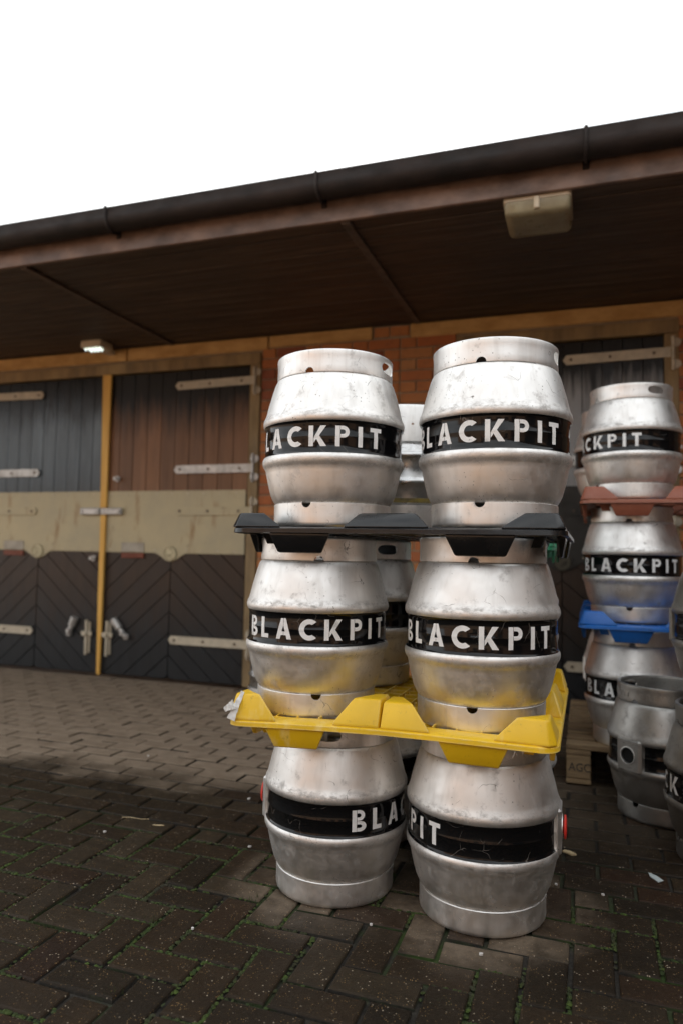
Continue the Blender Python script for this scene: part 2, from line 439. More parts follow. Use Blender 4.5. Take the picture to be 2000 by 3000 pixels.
M_STRAP = simple('grey_painted_iron', (.58, .51, .39), (.42, .37, .28), 14, .55, (1, 1, 1), .3)
M_GALV = simple('zinc_iron', (.55, .54, .52), (.36, .35, .33), 20, .45, metallic=.5)
M_PINE = simple('yellow_pine', (.78, .46, .10), (.62, .33, .065), 5, .6, (3, 3, .3), .15)
M_BRASS = simple('pale_badge', (.55, .50, .33), (.30, .27, .17), 40, .5, metallic=.3)
M_PLATE = simple('worn_white_plate', (.42, .38, .31), (.28, .25, .20), 16, .6)
M_STRIPE = simple('worn_yellow_paint', (.36, .27, .05), (.12, .10, .06), 18, .6)
M_RUST = simple('rusty_bolt', (.13, .085, .05), (.07, .05, .035), 20, .7)
M_RPLATE = simple('red_brown_plate', (.20, .045, .02), (.14, .04, .02), 14, .6)
M_DIFF = simple('dirty_diffuser', (.34, .30, .19), (.21, .17, .10), 8, .35, bump=.05)
M_LAMPW = simple('lamp_housing', (.62, .52, .38), (.5, .42, .3), 10, .5)
_k = MK('lit_led'); _k.set(Base_Color=(.8, .85, .82), Emission_Color=(.86, 1, .93), Emission_Strength=.6); M_LENS = _k.m
M_PALLET = simple('pallet_wood', (.36, .25, .135), (.20, .135, .075), 6, .85, (1, 9, 9), .4)
M_TILE = simple('roof_tiles', (.10, .065, .05), (.07, .05, .04), 6, .8)
M_GLASS = simple('window_glass', (.02, .025, .03), (.03, .03, .035), 3, .08, bump=0, rvar=.03)
M_STRAW = simple('dry_straw', (.62, .50, .30), (.45, .35, .2), 20, .8)
M_SHARD = simple('clear_plastic_shard', (.55, .62, .62), (.45, .5, .5), 10, .2)
M_CHIP = simple('white_chip', (.72, .70, .68), (.5, .48, .45), 30, .7)

# ------------------------------------------------------------------ ground and paving
g = MB(); g.add([(-400, -400, -.03), (400, -400, -.03), (400, 400, -.03), (-400, 400, -.03)], [(0, 1, 2, 3)])
tag(g.obj('ground', M_GROUND), 'brown yard ground around the paving', kind='structure')

PX0, PX1, PY0, PY1 = -6.2, 2.4, -1.0, 4.545
bed = MB()
nx, ny = 44, 28
bed.v = [(PX0 + (PX1 - PX0) * i / nx, PY0 + (PY1 - PY0) * j / ny, -.0095) for j in range(ny + 1) for i in range(nx + 1)]
bed.f = [(j * (nx + 1) + i, j * (nx + 1) + i + 1, (j + 1) * (nx + 1) + i + 1, (j + 1) * (nx + 1) + i) for j in range(ny) for i in range(nx)]
paving = tag(bed.obj('paving', M_JOINT), 'brown block paving with mossy joints, dry under the canopy', kind='structure')

def paver_mesh(w, l, name):
    """top slab of a paver, rounded arris; origin at the centre of its top"""
    b, h = .0045, .03
    a = [(-w / 2, -l / 2), (w / 2, -l / 2), (w / 2, l / 2), (-w / 2, l / 2)]
    v = [(x, y, -h) for x, y in a] + [(x, y, -b * .9) for x, y in a]
    v += [(x - b * .45 * (1 if x > 0 else -1), y - b * .45 * (1 if y > 0 else -1), -b * .25) for x, y in a]
    v += [(x - b * 1.4 * (1 if x > 0 else -1), y - b * 1.4 * (1 if y > 0 else -1), 0) for x, y in a]
    f = [(12, 13, 14, 15)]
    for r_ in range(3):
        for i in range(4):
            j = (i + 1) % 4; f.append((r_ * 4 + i, r_ * 4 + j, (r_ + 1) * 4 + j, (r_ + 1) * 4 + i))
    m = MB(); m.add(v, f); m.side = set(range(1, 5)); return m
GAP = .0108
PW, PL = .1 - GAP, .2 - GAP
spots = []      # (x, y, rotated, z, rz, tx, ty)
YL = 2.205      # the line where the herringbone meets the running courses
# 90 degree herringbone, aligned with the building
def herring():
    res = []
    for i in range(-90, 60):
        for j in range(-30, 50):
            t = (i - j) % 4
            if t == 0:      # left half of a horizontal brick starting at cell (i, j)
                res.append((i * .1 + .1, j * .1 + .05, True))
            elif t == 3:    # lower half of a vertical brick over cells (i, j) and (i, j+1)
                res.append((i * .1 + .05, j * .1 + .1, False))
    return res
for (x, y, hz) in herring():
    x -= .037; y += .012
    ly = PW / 2 if hz else PL / 2
    if PX0 < x < PX1 and PY0 + .1 < y and y - ly < YL - .03:
        if y + ly > YL - .002:      # cut blocks at the border are dropped to a stub
            y1 = YL - .004; y0 = y - ly
            if y1 - y0 < .03: continue
            spots.append((x, (y0 + y1) / 2, hz, y1 - y0))
        else:
            spots.append((x, y, hz, None))
row = 0; yy = YL + .05
while yy < PY1 - .05:
    xx = PX0 + (.1 if row % 2 else 0) + .03
    while xx < PX1:
        spots.append((xx, yy, True, None)); xx += .2
    row += 1; yy += .1
# how large each one shows from where the visitor stands decides which stay separate pieces
cpos = Vector((0, 0, .945))
def seen(p):
    d = Vector((p[0], p[1], 0)) - cpos; z = d.dot(fwd)
    if z < .3: return 0
    u = d.dot(rt) / z; w = d.dot(up) / z
    if abs(u) > .52 or abs(w) > .76: return 0
    if abs(p[0] + .47) < .40 and 1.88 < p[1] < 3.0: return .05
    return 1 / z ** 3
spots.sort(key=lambda p: -seen(p))
meshes = {True: paver_mesh(PL, PW, 'brick'), False: paver_mesh(PW, PL, 'brick')}
def sanded(me, per=13):
    me.materials.append(M_JOINT)
    for i_, p_ in enumerate(me.polygons):
        if 1 <= i_ % per <= 4: p_.material_index = 1
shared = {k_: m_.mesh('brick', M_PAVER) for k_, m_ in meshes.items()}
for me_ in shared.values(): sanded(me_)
rest = MB()
NPIECE = 0
for n_, (x, y, hz, cut) in enumerate(spots):
    z = R.gauss(0, .0015); rz = R.gauss(0, .009); tx = R.gauss(0, .009); ty = R.gauss(0, .009)
    x += R.gauss(0, .0009); y += R.gauss(0, .0009)
    if NPIECE < 300 and cut is None and seen((x, y)) > 0:
        link('brick', shared[hz], None, paving, (x, y, z), (tx, ty, rz)); NPIECE += 1
    else:
        m_ = meshes[hz] if cut is None else paver_mesh(PL if hz else PW, cut, 'b')
        T = Matrix.Translation((x, y, z)) @ Matrix.Rotation(rz, 4, 'Z') @ Matrix.Rotation(tx, 4, 'X')
        rest.add([T @ Vector(p) for p in m_.v], m_.f)
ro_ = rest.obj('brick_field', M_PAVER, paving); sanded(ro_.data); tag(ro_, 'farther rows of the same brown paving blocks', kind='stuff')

# moss and grass in the joints
mo = MB()
def blade(x, y, z, h, w, a, lean):
    dx, dy = cos(a) * w, sin(a) * w
    mo.add([(x - dx, y - dy, z), (x + dx, y + dy, z), (x + lean * sin(a) * h, y - lean * cos(a) * h, z + h)], [(0, 1, 2)])
cl = [(R.uniform(-1.9, .9), R.uniform(1.0, 2.15), R.uniform(.08, .30)) for _ in range(40)]
edges = []
for (x, y, hz, cut) in spots:
    if 0.9 < y < 2.2 and -2.2 < x < 1.2 and cut is None:
        edges.append((x, y, hz))
for (x, y, hz) in edges:
    l, w = (.1, .05) if hz else (.05, .1)
    for _ in range(80):
        if R.random() < .5: px, py = x + R.uniform(-l, l), y + R.choice((-w, w))
        else: px, py = x + R.choice((-l, l)), y + R.uniform(-w, w)
        q = max((1 - hypot(px - a, py - b) / c) for a, b, c in cl) - .02
        if q <= 0 or R.random() > q * 1.7: continue
        px += R.gauss(0, .0022); py += R.gauss(0, .0022)
        rx, ry, rzz = R.uniform(.0035, .0075), R.uniform(.0035, .0075), R.uniform(.0015, .004); zc_ = -.0055 + R.uniform(0, .003); a_ = R.uniform(0, 3)
        mo.add([(px + rx * cos(a_ + t_), py + ry * sin(a_ + t_), zc_ + R.uniform(-.001, .001)) for t_ in (0, 1.26, 2.51, 3.77, 5.03)] + [(px + R.gauss(0, .001), py + R.gauss(0, .001), zc_ + rzz)],
               [(i_, (i_ + 1) % 5, 5) for i_ in range(5)])
for (cx_, cy_) in ((-1.33, 1.55), (-1.28, 1.50), (-.95, 1.35), (-.86, 1.82), (-.30, 1.55), (-1.05, 1.62)):
    for _ in range(26):
        blade(cx_ + R.gauss(0, .018), cy_ + R.gauss(0, .012), -.006, R.uniform(.008, .022), .0011, R.uniform(0, 6.3), R.uniform(-.9, .9))
tag(mo.obj('moss', M_MOSS), 'green moss and tiny grass in the paving joints', 'moss', kind='stuff')

# ------------------------------------------------------------------ stable building
WY = 4.55
B = tag(empty('stable_building', (-1, WY, 0)), 'low brick stable block with dark plank doors and a wide canopy', 'building')
def bobj(mb, name, mat, parent=B, smooth=None):
    """world-space mesh builder -> child of the building"""
    p = parent; off = Vector((0, 0, 0)); q = p
    while q is not None: off += q.location; q = q.parent
    mb.v = [tuple(Vector(v) - off) for v in mb.v]
    c = Vector((sum(v[0] for v in mb.v), sum(v[1] for v in mb.v), sum(v[2] for v in mb.v))) / len(mb.v)
    mb.v = [tuple(Vector(v) - c) for v in mb.v]
    return mb.obj(name, mat, p, c, smooth=smooth)

# mortar core of the wall: three piers and the strip over the doors
for (x0, x1, z0, z1) in ((-2.195, -.805, 0, 2.49), (.505, 3.2, 0, 2.49), (-8.0, -4.75, 0, 2.49), (-4.75, -2.195, 2.375, 2.49), (-.805, .505, 2.375, 2.49)):
    w = MB(); w.cbox(x0, x1, WY + .012, WY + .25, z0 - .02, z1, .001); bobj(w, 'wall_core', M_MORTAR)
bm_ = {}
def wall_brick(x0, x1, z0, parent=B):
    key = round(x1 - x0, 3)
    if key not in bm_:
        m = MB(); w = key / 2
        m.cbox(-w, w, -.0, .10, -.0325, .0325, .003); bm_[key] = m
    return bm_[key]
bsh = {}
NB = 0; wall_rest = MB()
def put_brick(x0, x1, zc, visible):
    global NB
    m = wall_brick(x0, x1, zc); key = round(x1 - x0, 3)
    loc = Vector(((x0 + x1) / 2, WY + R.gauss(0, .0012), zc))
    if visible and NB < 300:
        if key not in bsh: bsh[key] = m.mesh('brick', M_BRICK)
        link('brick', bsh[key], None, B, loc - B.location, (R.gauss(0, .004), R.gauss(0, .003), R.gauss(0, .004))); NB += 1
    else:
        wall_rest.add([Vector(p) + loc for p in m.v], m.f)
def course(x0, x1, zc, odd, vis):
    """Flemish-like mix of stretchers and headers"""
    x = x0; hd = odd
    while x < x1 - .02:
        w = .1025 if hd else .215
        if x1 - (x + w) < .05: w = x1 - x
        put_brick(x, x + w, zc, vis((x + w / 2), zc)); x += w + .010; hd = not hd
nc = 32
for c in range(nc):
    zc = .0375 + c * .075
    if zc > 2.42: break
    top = zc > 2.37
    if not top or True:
        if zc < 2.385:
            course(-2.19, -.81, zc, c % 2, lambda x, z: (x < -1.95) or (z > 1.35 and x < -1.05) )
        course(.51, 1.6, zc, c % 2, lambda x, z: x < .8 and z > 1.2)
course(-1.365, -1.125, 2.447, True, lambda x, z: True)
tag(bobj(wall_rest, 'brick_field', M_BRICK), 'rest of the orange brickwork', kind='stuff')
for (x0, x1, z0) in ((-8.0, -3.335, 2.392), (-3.325, -2.147, 2.392), (-2.135, -1.378, 2.404), (-1.112, .72, 2.392), (.73, 3.2, 2.392)):
    w = MB(); w.cbox(x0, x1, WY - .012, WY + .1, z0, 2.487, .006); bobj(w, 'stone_lintel', M_STONE)

# canopy: soffit boards, battens, fascia, gutter, roof
FY = 3.03
y = FY + .02; i = 0
while y < WY + .02:
    w = .094
    for (x0, x1) in ((-8.2, -2.935), (-2.925, -1.085), (-1.075, 3.4)):
        b_ = MB(); b_.cbox(x0, x1, y, y + w, 2.492 + R.uniform(0, .005), 2.514, .003); bobj(b_, 'soffit_board', M_SOFFIT)
    y += w + .007
for xb in (-2.93, -1.06, 1.0, -4.85):
    b_ = MB(); b_.cbox(xb - .022, xb + .022, FY + .012, WY - .014, 2.478, 2.4925, .004); bobj(b_, 'soffit_batten', M_BATTEN)
f_ = MB(); f_.cbox(-8.3, 3.5, FY - .012, FY + .012, 2.485, 2.70, .004); bobj(f_, 'fascia_board', M_FASCIA)
gut = MB(); gp = []
GR, GC, GZ = .053, FY - .070, 2.622
for k in range(0, 19):
    a = pi + pi * k / 18
    gp.append((GC + GR * cos(a), GZ + GR * sin(a)))
prof = [(GC - GR + .006, GZ + .042), (GC - GR - .004, GZ + .042)] + [(GC - GR, GZ + .030)] + gp + [(GC + GR, GZ + .06)]
xs = [-8.4 + 11.9 * k / 60 for k in range(61)]
for k, x in enumerate(xs):
    gut.v += [(x, yy_, zz_) for yy_, zz_ in prof]
n_ = len(prof)
for k in range(60):
    for q in range(n_ - 1):
        gut.f.append((k * n_ + q, (k + 1) * n_ + q, (k + 1) * n_ + q + 1, k * n_ + q + 1))
go = bobj(gut, 'gutter', M_GUTTER, smooth=50)
mdf = go.modifiers.new('thick', 'SOLIDIFY'); mdf.thickness = .003; mdf.offset = 1
for xb in (-3.43, -2.29, -1.156, -.004, 1.14, -4.57):
    k_ = MB(); pts = []
    for q in range(13):
        a = pi * 1.0 + pi * .95 * q / 12
        pts.append((xb, GC + (GR + .006) * cos(a), GZ + (GR + .006) * sin(a)))
    pts = [(xb, GC - GR - .009, GZ + .047), (xb, GC - GR - .008, GZ + .02)] + pts + [(xb, FY - .014, GZ - .01)]
    k_.tube([(p[0] + dx_, p[1], p[2]) for p in pts for dx_ in (0,)], .008, 8)
    k_.cbox(xb - .014, xb + .014, FY - .020, FY - .012, GZ - .07, GZ + .03, .003)
    br = bobj(k_, 'gutter_bracket', M_GUTTER, go)
# roof: two slopes of tiled slab
rf = MB(); pit = radians(19)
y0r, z0r = FY - .05, 2.66
y1r = 7.2; z1r = z0r + (y1r - y0r) * tan(pit)
rf.prism([(y0r, z0r), (y1r, z1r), (11.4, z0r), (11.4, z0r - .06), (y1r, z1r - .07), (y0r, z0r - .05)], -8.5, 3.6, 'x')
bobj(rf, 'roof', M_TILE)
bk = MB(); bk.cbox(-8.2, 3.4, 11.0, 11.2, 0, 2.6, .01); bobj(bk, 'rear_wall', M_BRICK)
for xe in (-8.2, 3.2):
    bk = MB(); bk.cbox(xe, xe + .2, 4.6, 11.0, 0, 2.55, .01); bobj(bk, 'end_wall', M_BRICK)

# door frames
def frame(x0, x1, zt):
    f1 = MB(); f1.cbox(x0 - .085, x1 + .085, WY - .006, WY + .09, zt, zt + .082, .006); bobj(f1, 'door_frame', M_FRAME)
    for xa in (x0 - .085, x1):
        f1 = MB(); f1.cbox(xa + .002, xa + .083, WY - .004, WY + .09, 0, zt - .002, .006); bobj(f1, 'door_frame', M_FRAME)
frame(-4.72, -2.285, 2.294)
frame(-.72, .432, 2.294)

def clip(poly, x0, x1, z0, z1):
    def half(ps, f_in, inter):
        o = []
        for a, b in zip(ps, ps[1:] + ps[:1]):
            ia, ib = f_in(a), f_in(b)
            if ia: o.append(a)
            if ia != ib: o.append(inter(a, b))
        return o
    def ix(xv): return lambda a, b: (xv, a[1] + (b[1] - a[1]) * (xv - a[0]) / (b[0] - a[0]))
    def iz(zv): return lambda a, b: (a[0] + (b[0] - a[0]) * (zv - a[1]) / (b[1] - a[1]), zv)
    for fi, it in ((lambda p: p[0] >= x0, ix(x0)), (lambda p: p[0] <= x1, ix(x1)), (lambda p: p[1] >= z0, iz(z0)), (lambda p: p[1] <= z1, iz(z1))):
        if not poly: return []
        poly = half(poly, fi, it)
    return poly

def bevel_plank(poly, y0, y1, e=.004):
    """prism with a chamfered front edge"""
    c = (sum(p[0] for p in poly) / len(poly), sum(p[1] for p in poly) / len(poly)); n = len(poly)
    def sh(p):
        d = hypot(p[0] - c[0], p[1] - c[1]); return (p[0] + (c[0] - p[0]) * e / d, p[1] + (c[1] - p[1]) * e / d)
    inn = [sh(p) for p in poly]
    v = [(p[0], y1, p[1]) for p in poly] + [(p[0], y0 + e * .8, p[1]) for p in poly] + [(p[0], y0, p[1]) for p in inn]
    f = [tuple(range(n)), tuple(range(2 * n, 3 * n))]
    for r_ in (0, 1):
        for i in range(n):
            j = (i + 1) % n; f.append((r_ * n + i, r_ * n + j, (r_ + 1) * n + j, (r_ + 1) * n + i))
    m = MB(); m.add(v, f); return m

def ring_disc(cx, cz, r, y0, y1, seg=28):
    m = MB(); m.prism([(cx + r * cos(2 * pi * k / seg), cz + r * sin(2 * pi * k / seg)) for k in range(seg)], y0, y1, 'y'); return m

def strap(d, x_tip, x_hinge, z, mat, h=.030, pin=True, drop=0.0):
    s_ = 1 if x_hinge > x_tip else -1
    m = MB(); t = .022 * s_
    poly = [(x_tip, z), (x_tip + t, z + h), (x_hinge, z + h + drop), (x_hinge, z - h + drop), (x_tip + t, z - h)]
    m.prism(poly, WY - .010, WY - .003, 'y')
    for q in (.08, .45, .85):
        xx = x_tip + (x_hinge - x_tip) * q
        bobj(ring_disc(xx, z + drop * q, .009, WY - .016, WY - .009, 10), 'bolt_head', M_RUST, d)
    bobj(m, 'strap_hinge', mat, d)
    if pin:
        k = MB()
        for zz in (z - .065, z + .065):
            k.tube([(x_hinge + .012 * s_, WY - .012, zz - .03), (x_hinge + .012 * s_, WY - .03, zz - .015), (x_hinge + .012 * s_, WY - .03, zz + .015), (x_hinge + .012 * s_, WY - .012, zz + .03)], .011, 8)
            k.add(*(lambda mm: (mm.v, mm.f))(ring_disc(x_hinge + .03 * s_, zz, .026, WY - .016, WY - .006, 14)))
        k.tube([(x_hinge + .012 * s_, WY - .02, z - .10), (x_hinge + .012 * s_, WY - .02, z + .10)], .010, 8)
        bobj(k, 'hinge_pin', M_GALV if mat is M_GALV else M_STRAP, d)

def door(x0, x1, hinge_right, name='plank_door', plates=True, band=None, pm=None):
    band = band or M_SHEET
    d = empty(name, (0, 0, 0), B); d.location = (((x0 + x1) / 2) - B.location.x, 0.0, 0.0)
    bk = MB(); bk.cbox(x0 + .004, x1 - .004, WY + .030, WY + .05, .012, 2.288, .002); bobj(bk, 'backing', M_BACK, d)
    n = 10; w = (x1 - x0) / n
    for i in range(n):
        a = x0 + i * w + .0022; b = a + w - .0044
        zt = 2.284
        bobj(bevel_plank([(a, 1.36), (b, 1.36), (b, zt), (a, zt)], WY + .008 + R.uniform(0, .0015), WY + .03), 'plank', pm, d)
    # chevron boards below the sheet: they climb towards the middle of the leaf
    xc = (x0 + x1) / 2; ang = radians(41); pt = .118
    for side in (-1, 1):
        xa, xb = (x0 + .003, xc - .002) if side < 0 else (xc + .002, x1 - .003)
        k = -9
        while k < 12:
            c0 = k * pt / cos(ang) + .03; g_ = .0022 / cos(ang); hh = pt / cos(ang)
            def zl(x, c): return c - abs(x - xc) * tan(ang)
            po = [(xa, zl(xa, c0 + g_)), (xb, zl(xb, c0 + g_)), (xb, zl(xb, c0 + hh - g_)), (xa, zl(xa, c0 + hh - g_))]
            po = clip(po, xa, xb, .010, .945)
            if len(po) >= 3:
                ar = abs(sum(p[0] * q[1] - q[0] * p[1] for p, q in zip(po, po[1:] + po[:1]))) / 2
                if ar > .0006:
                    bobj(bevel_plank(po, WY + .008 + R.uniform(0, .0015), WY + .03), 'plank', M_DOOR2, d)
            k += 1
    # sheet-metal kick band with a drop in the middle
    dz = .926; pts = [(x0 + .006, 1.388), (x0 + .006, dz)]
    for q in range(13):
        t = q / 12; xx = xc - .135 + .27 * t
        pts.append((xx, dz - .062 * (0.5 - .5 * cos(2 * pi * t)) ** .8))
    pts += [(x1 - .006, dz), (x1 - .006, 1.388)]
    m = MB(); m.prism(pts, WY - .001, WY + .0075, 'y'); bobj(m, 'sheet_band', band, d)
    rv = MB()
    for q in range(9):
        xx = x0 + .08 + (x1 - x0 - .16) * q / 8
        for zz in (.95, 1.365):
            rv.add(*(lambda mm: (mm.v, mm.f))(ring_disc(xx, zz, .006, WY - .005, WY - .0005, 8)))
    bobj(rv, 'rivets', M_STRAP, d)['kind'] = 'stuff'
    bobj(ring_disc(xc, .922, .056, WY - .008, WY - .0012), 'round_badge', M_BRASS if band is M_SHEET else M_SHADED_BADGE, d, smooth=30)
    rr = MB(); rr.tube([(xc + .05 * cos(2 * pi * k / 24), WY - .009, .922 + .05 * sin(2 * pi * k / 24)) for k in range(25)], .003, 6)
    for k in range(7):
        a = R.uniform(0, 6.28); q = R.uniform(.005, .033)
        rr.cbox(xc + q * cos(a) - .008, xc + q * cos(a) + .008, WY - .0105, WY - .007, .922 + q * sin(a) - .003, .922 + q * sin(a) + .003, .001)
    bobj(rr, 'badge_relief', band, d)
    s_ = 1 if hinge_right else -1
    xh = x1 + .038 if hinge_right else x0 - .038
    xt = xc
    if hinge_right: xt = xc + .0
    strap(d, xt + .0, xh, 2.168, M_STRAP, drop=.010)
    strap(d, xt + .01 * s_, xh, 1.543, M_GALV)
    strap(d, xt + .02 * s_, xh, 1.236, band)
    strap(d, xt + .01 * s_, xh, .296, M_STRAP)
    if plates:
        xp = x0 + .28
        if not hinge_right: xp = xc - .24
        m = MB(); m.cbox(xp - .10, xp + .10, WY - .006, WY - .0013, .929, 1.000, .002); bobj(m, 'name_plate', M_PLATE, d)
        m = MB(); m.cbox(xp - .098, xp + .098, WY - .0055, WY + .007, .884, .923, .002); bobj(m, 'red_plate', M_RPLATE, d)
    return d

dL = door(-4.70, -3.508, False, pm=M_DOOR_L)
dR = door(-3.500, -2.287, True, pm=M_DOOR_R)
dF = door(-.718, .430, True, plates=False, band=M_SHADED_SHEET, pm=M_DOOR_F)
# cover strip of yellow pine over the meeting stiles
m = MB(); m.prism([(-3.512, 1.262), (-3.461, 1.262), (-3.459, 2.288), (-3.535, 2.288)], WY - .022, WY - .0025, 'y'); bobj(m, 'cover_strip', M_PINE, dR)
m = MB(); m.prism([(-3.490, .004), (-3.464, .004), (-3.461, 1.205), (-3.507, 1.205), (-3.503, .6)], WY - .022, WY - .0025, 'y'); bobj(m, 'cover_strip', M_PINE, dR)
def catch(x0, x1, z, d):
    m = MB(); m.cbox(x0, x1, WY - .032, WY - .003, z - .026, z + .026, .006)
    for xx in (x0 + .02, x1 - .02): m.tube([(xx, WY - .04, z), (xx, WY - .03, z)], .011, 10)
    bobj(m, 'hasp', M_GALV, d)
catch(-3.694, -3.512, 1.234, dL); catch(-3.503, -3.318, 1.234, dR)
def bolt(x, z0, z1, d):
    m = MB(); m.cbox(x - .026, x + .026, WY - .002, WY + .006, z0, z1, .004)
    m.tube([(x, WY - .014, z0 - .01), (x, WY - .014, z1 + .015)], .012, 10)
    zk = z0 + (z1 - z0) * .62
    m.cbox(x - .048, x + .048, WY - .020, WY - .004, zk - .018, zk + .018, .005); m.tube([(x, WY - .045, zk), (x, WY - .01, zk)], .014, 10)
    bobj(m, 'bolt', M_STRAP, d)
bolt(-3.60, .155, .39, dL); bolt(-3.413, .152, .392, dR)
def handle(xa, za, xb, zb, d):
    a = Vector((xa, WY - .014, za)); b = Vector((xb, WY - .014, zb)); m = MB(); t = (b - a)
    m.tube([a, a + t * .5, a + t * .55, b], [.030, .028, .018, .020], 10); m.tube([a + t * .8, a + t * .8 + Vector((0, -.03, 0))], .014, 8)
    m.cbox(xb - .02, xb + .02, WY - .02, WY + .005, zb - .02, zb + .02, .004)
    bobj(m, 'swing_latch', M_GALV, d, smooth=40)
handle(-3.71, .42, -3.765, .295, dL); handle(-3.36, .418, -3.245, .297, dR)
for (x, z, d) in ((-3.38, 1.483, dR), (-3.572, .874, dL)):
    m = ring_disc(x, z, .022, WY - .006, WY + .006, 16); m.tube([(x, WY - .03, z), (x, WY - .004, z)], .008, 10); m.tube([(x, WY - .04, z), (x, WY - .028, z)], .014, 12)
    bobj(m, 'door_knob', M_GALV, d, smooth=40)

# bulkhead lamp under the canopy
lampo = tag(empty('bulkhead_light', (-.2025, 3.17, 2.49)), 'dirty square bulkhead lamp fixed under the canopy edge', 'lamp')
def rrect(hx, hy, r, z, seg=5):
    o = []
    for (sx, sy, a0) in ((1, 1, 0), (-1, 1, 90), (-1, -1, 180), (1, -1, 270)):
        for q in range(seg + 1):
            a = radians(a0 + 90 * q / seg); o.append((sx * (hx - r) + r * cos(a), sy * (hy - r) + r * sin(a), z))
    return o
def loft(rings, cap0=True, cap1=True):
    m = MB(); n = len(rings[0])
    for r_ in rings: m.v += r_
    for k in range(len(rings) - 1):
        for i in range(n):
            j = (i + 1) % n; m.f.append((k * n + i, k * n + j, (k + 1) * n + j, (k + 1) * n + i))
    if cap0: m.f.append(tuple(reversed(range(n))))
    if cap1: m.f.append(tuple((len(rings) - 1) * n + i for i in range(n)))
    return m
loft([rrect(.142, .130, .02, 0), rrect(.142, .130, .02, -.018), rrect(.138, .126, .02, -.020)]).obj('lamp_base', M_LAMPW, lampo, smooth=40)
loft([rrect(.139, .127, .02, -.019), rrect(.136, .124, .022, -.058), rrect(.128, .116, .022, -.072), rrect(.10, .09, .02, -.076)], False).obj('diffuser', M_DIFF, lampo, smooth=60)
m = MB(); m.cbox(-.012, .012, -.138, -.118, -.062, -.008, .004); m.obj('clip', M_LAMPW, lampo)
# small LED floodlight by the wall
led = tag(empty('led_floodlight', (-3.47, 4.36, 2.45)), 'small white LED floodlight above the double doors', 'lamp')
m = loft([rrect(.088, .075, .012, .038), rrect(.092, .078, .012, .0), rrect(.088, .072, .02, -.012)]); m.obj('housing', M_LAMPW, led, smooth=40)
m = MB(); m.cbox(-.03, .03, .06, .19, -.01, .03, .004); m.obj('wall_arm', M_LAMPW, led)
for iy in (0, 1):
    for ix_ in range(5 - iy):
        m = MB(); m.lathe([(0, -.016), (.005, -.014), (.0085, -.008), (.009, 0.0)], 14)
        m.obj('lens', M_LENS, led, (-.062 + .031 * ix_ + .015 * iy, -.045 + .045 * iy, -.014), smooth=60)

# ------------------------------------------------------------------ brick house across the yard (it shows only as a reflection)
OB = tag(empty('brick_house', (-8, -9.2, 0)), 'sunlit brick house across the yard, mirrored in the glossy door planks', 'house')
w = MB(); w.cbox(-5.2, 5.2, -5, 0, 0, 4.9, .02); w.obj('wall', M_BRICKF, OB)
m = MB(); m.prism([(-5.3, 4.8), (.45, 4.8), (.45, 4.9), (-2.4, 6.4), (-5.3, 4.9)], -5.5, 5.5, 'x'); m.obj('roof', M_TILE, OB)
for (x_, z_) in ((3.3, 1.0), (3.3, 3.1), (.9, 3.1)):
    m = MB(); m.cbox(x_ - .45, x_ + .45, -.02, .03, z_, z_ + 1.3, .01); wi = m.obj('window', M_FRAME, OB)
    m = MB(); m.cbox(x_ - .38, x_ - .03, .031, .036, z_ + .07, z_ + 1.23, .002); m.cbox(x_ + .03, x_ + .38, .031, .036, z_ + .07, z_ + 1.23, .002); m.obj('pane', M_GLASS, wi)
m = MB(); m.cbox(.4, 1.4, -.02, .04, 0, 2.1, .01); m.obj('door', M_DOOR2, OB)
# low stable range beside it, and an unseen wing added to darken the right side
SR = tag(empty('stable_range', (4, -9.6, 0)), 'low brick stable range across the yard with dark doors, mirrored in the casks', 'building')
w = MB(); w.cbox(-6.6, 7, -4, 0, 0, 2.6, .02); w.obj('wall', M_BRICKF, SR)
m = MB(); m.prism([(-4.3, 2.5), (.9, 2.5), (.9, 2.62), (-1.7, 3.9), (-4.3, 2.62)], -6.6, 7.3, 'x'); m.obj('roof', M_TILE, SR)
for x_ in (-5.2, -2.4, .4, 3.2):
    m = MB(); m.cbox(x_, x_ + 1.5, -.02, .04, 0, 2.2, .01); m.obj('door', M_DOOR2, SR)
w = MB(); w.cbox(3.0, 3.19, -4.5, 4.45, 0, 2.55, .01); bobj(w, 'added_wing_wall', M_BRICKF)
w = MB(); w.prism([(2.8, 2.5), (7.0, 3.7), (7.0, 3.78), (2.8, 2.58)], -4.8, 4.4, 'y'); bobj(w, 'added_wing_roof', M_TILE)
for y_ in (-3.4, -.6, 2.0):
    m = MB(); m.cbox(2.98, 3.01, y_, y_ + 1.3, 0, 2.25, .005); bobj(m, 'added_wing_door', M_DOOR2)

# ------------------------------------------------------------------ cask prototype
RC = .1675
body_prof = [(.0, .092), (.06, .088), (.11, .078), (.145, .067), (.1585, .0620), (.1625, .0635), (.1675, .0680), (.1725, .0760), (.1790, .0900), (.1850, .1120),
             (.1900, .1330), (.1935, .1500), (.1955, .1600), (.1985, .1660), (.2020, .1712), (.2045, .1780), (.2050, .1840), (.2042, .1900), (.2015, .1950), (.1985, .1985), (.1970, .2030),
             (.1967, .2150), (.1965, .2368), (.1972, .2385), (.1972, .2400), (.1965, .2417), (.1967, .2630), (.1970, .2740), (.1985, .2785), (.2015, .2822), (.2040, .2870), (.2050, .2930), (.2046, .2985), (.2028, .3050), (.1995, .3120),
             (.1962, .3230), (.1930, .3370), (.1890, .3530), (.1845, .3700), (.1795, .3880), (.1745, .4040), (.1710, .4130), (.1680, .4180), (.1640, .4205), (.155, .4225), (.148, .421), (.11, .408), (.06, .399), (.0, .396)]
mb = MB(); mb.lathe(body_prof, 128)
BODY = mb.mesh('body', M_STEEL, 60)

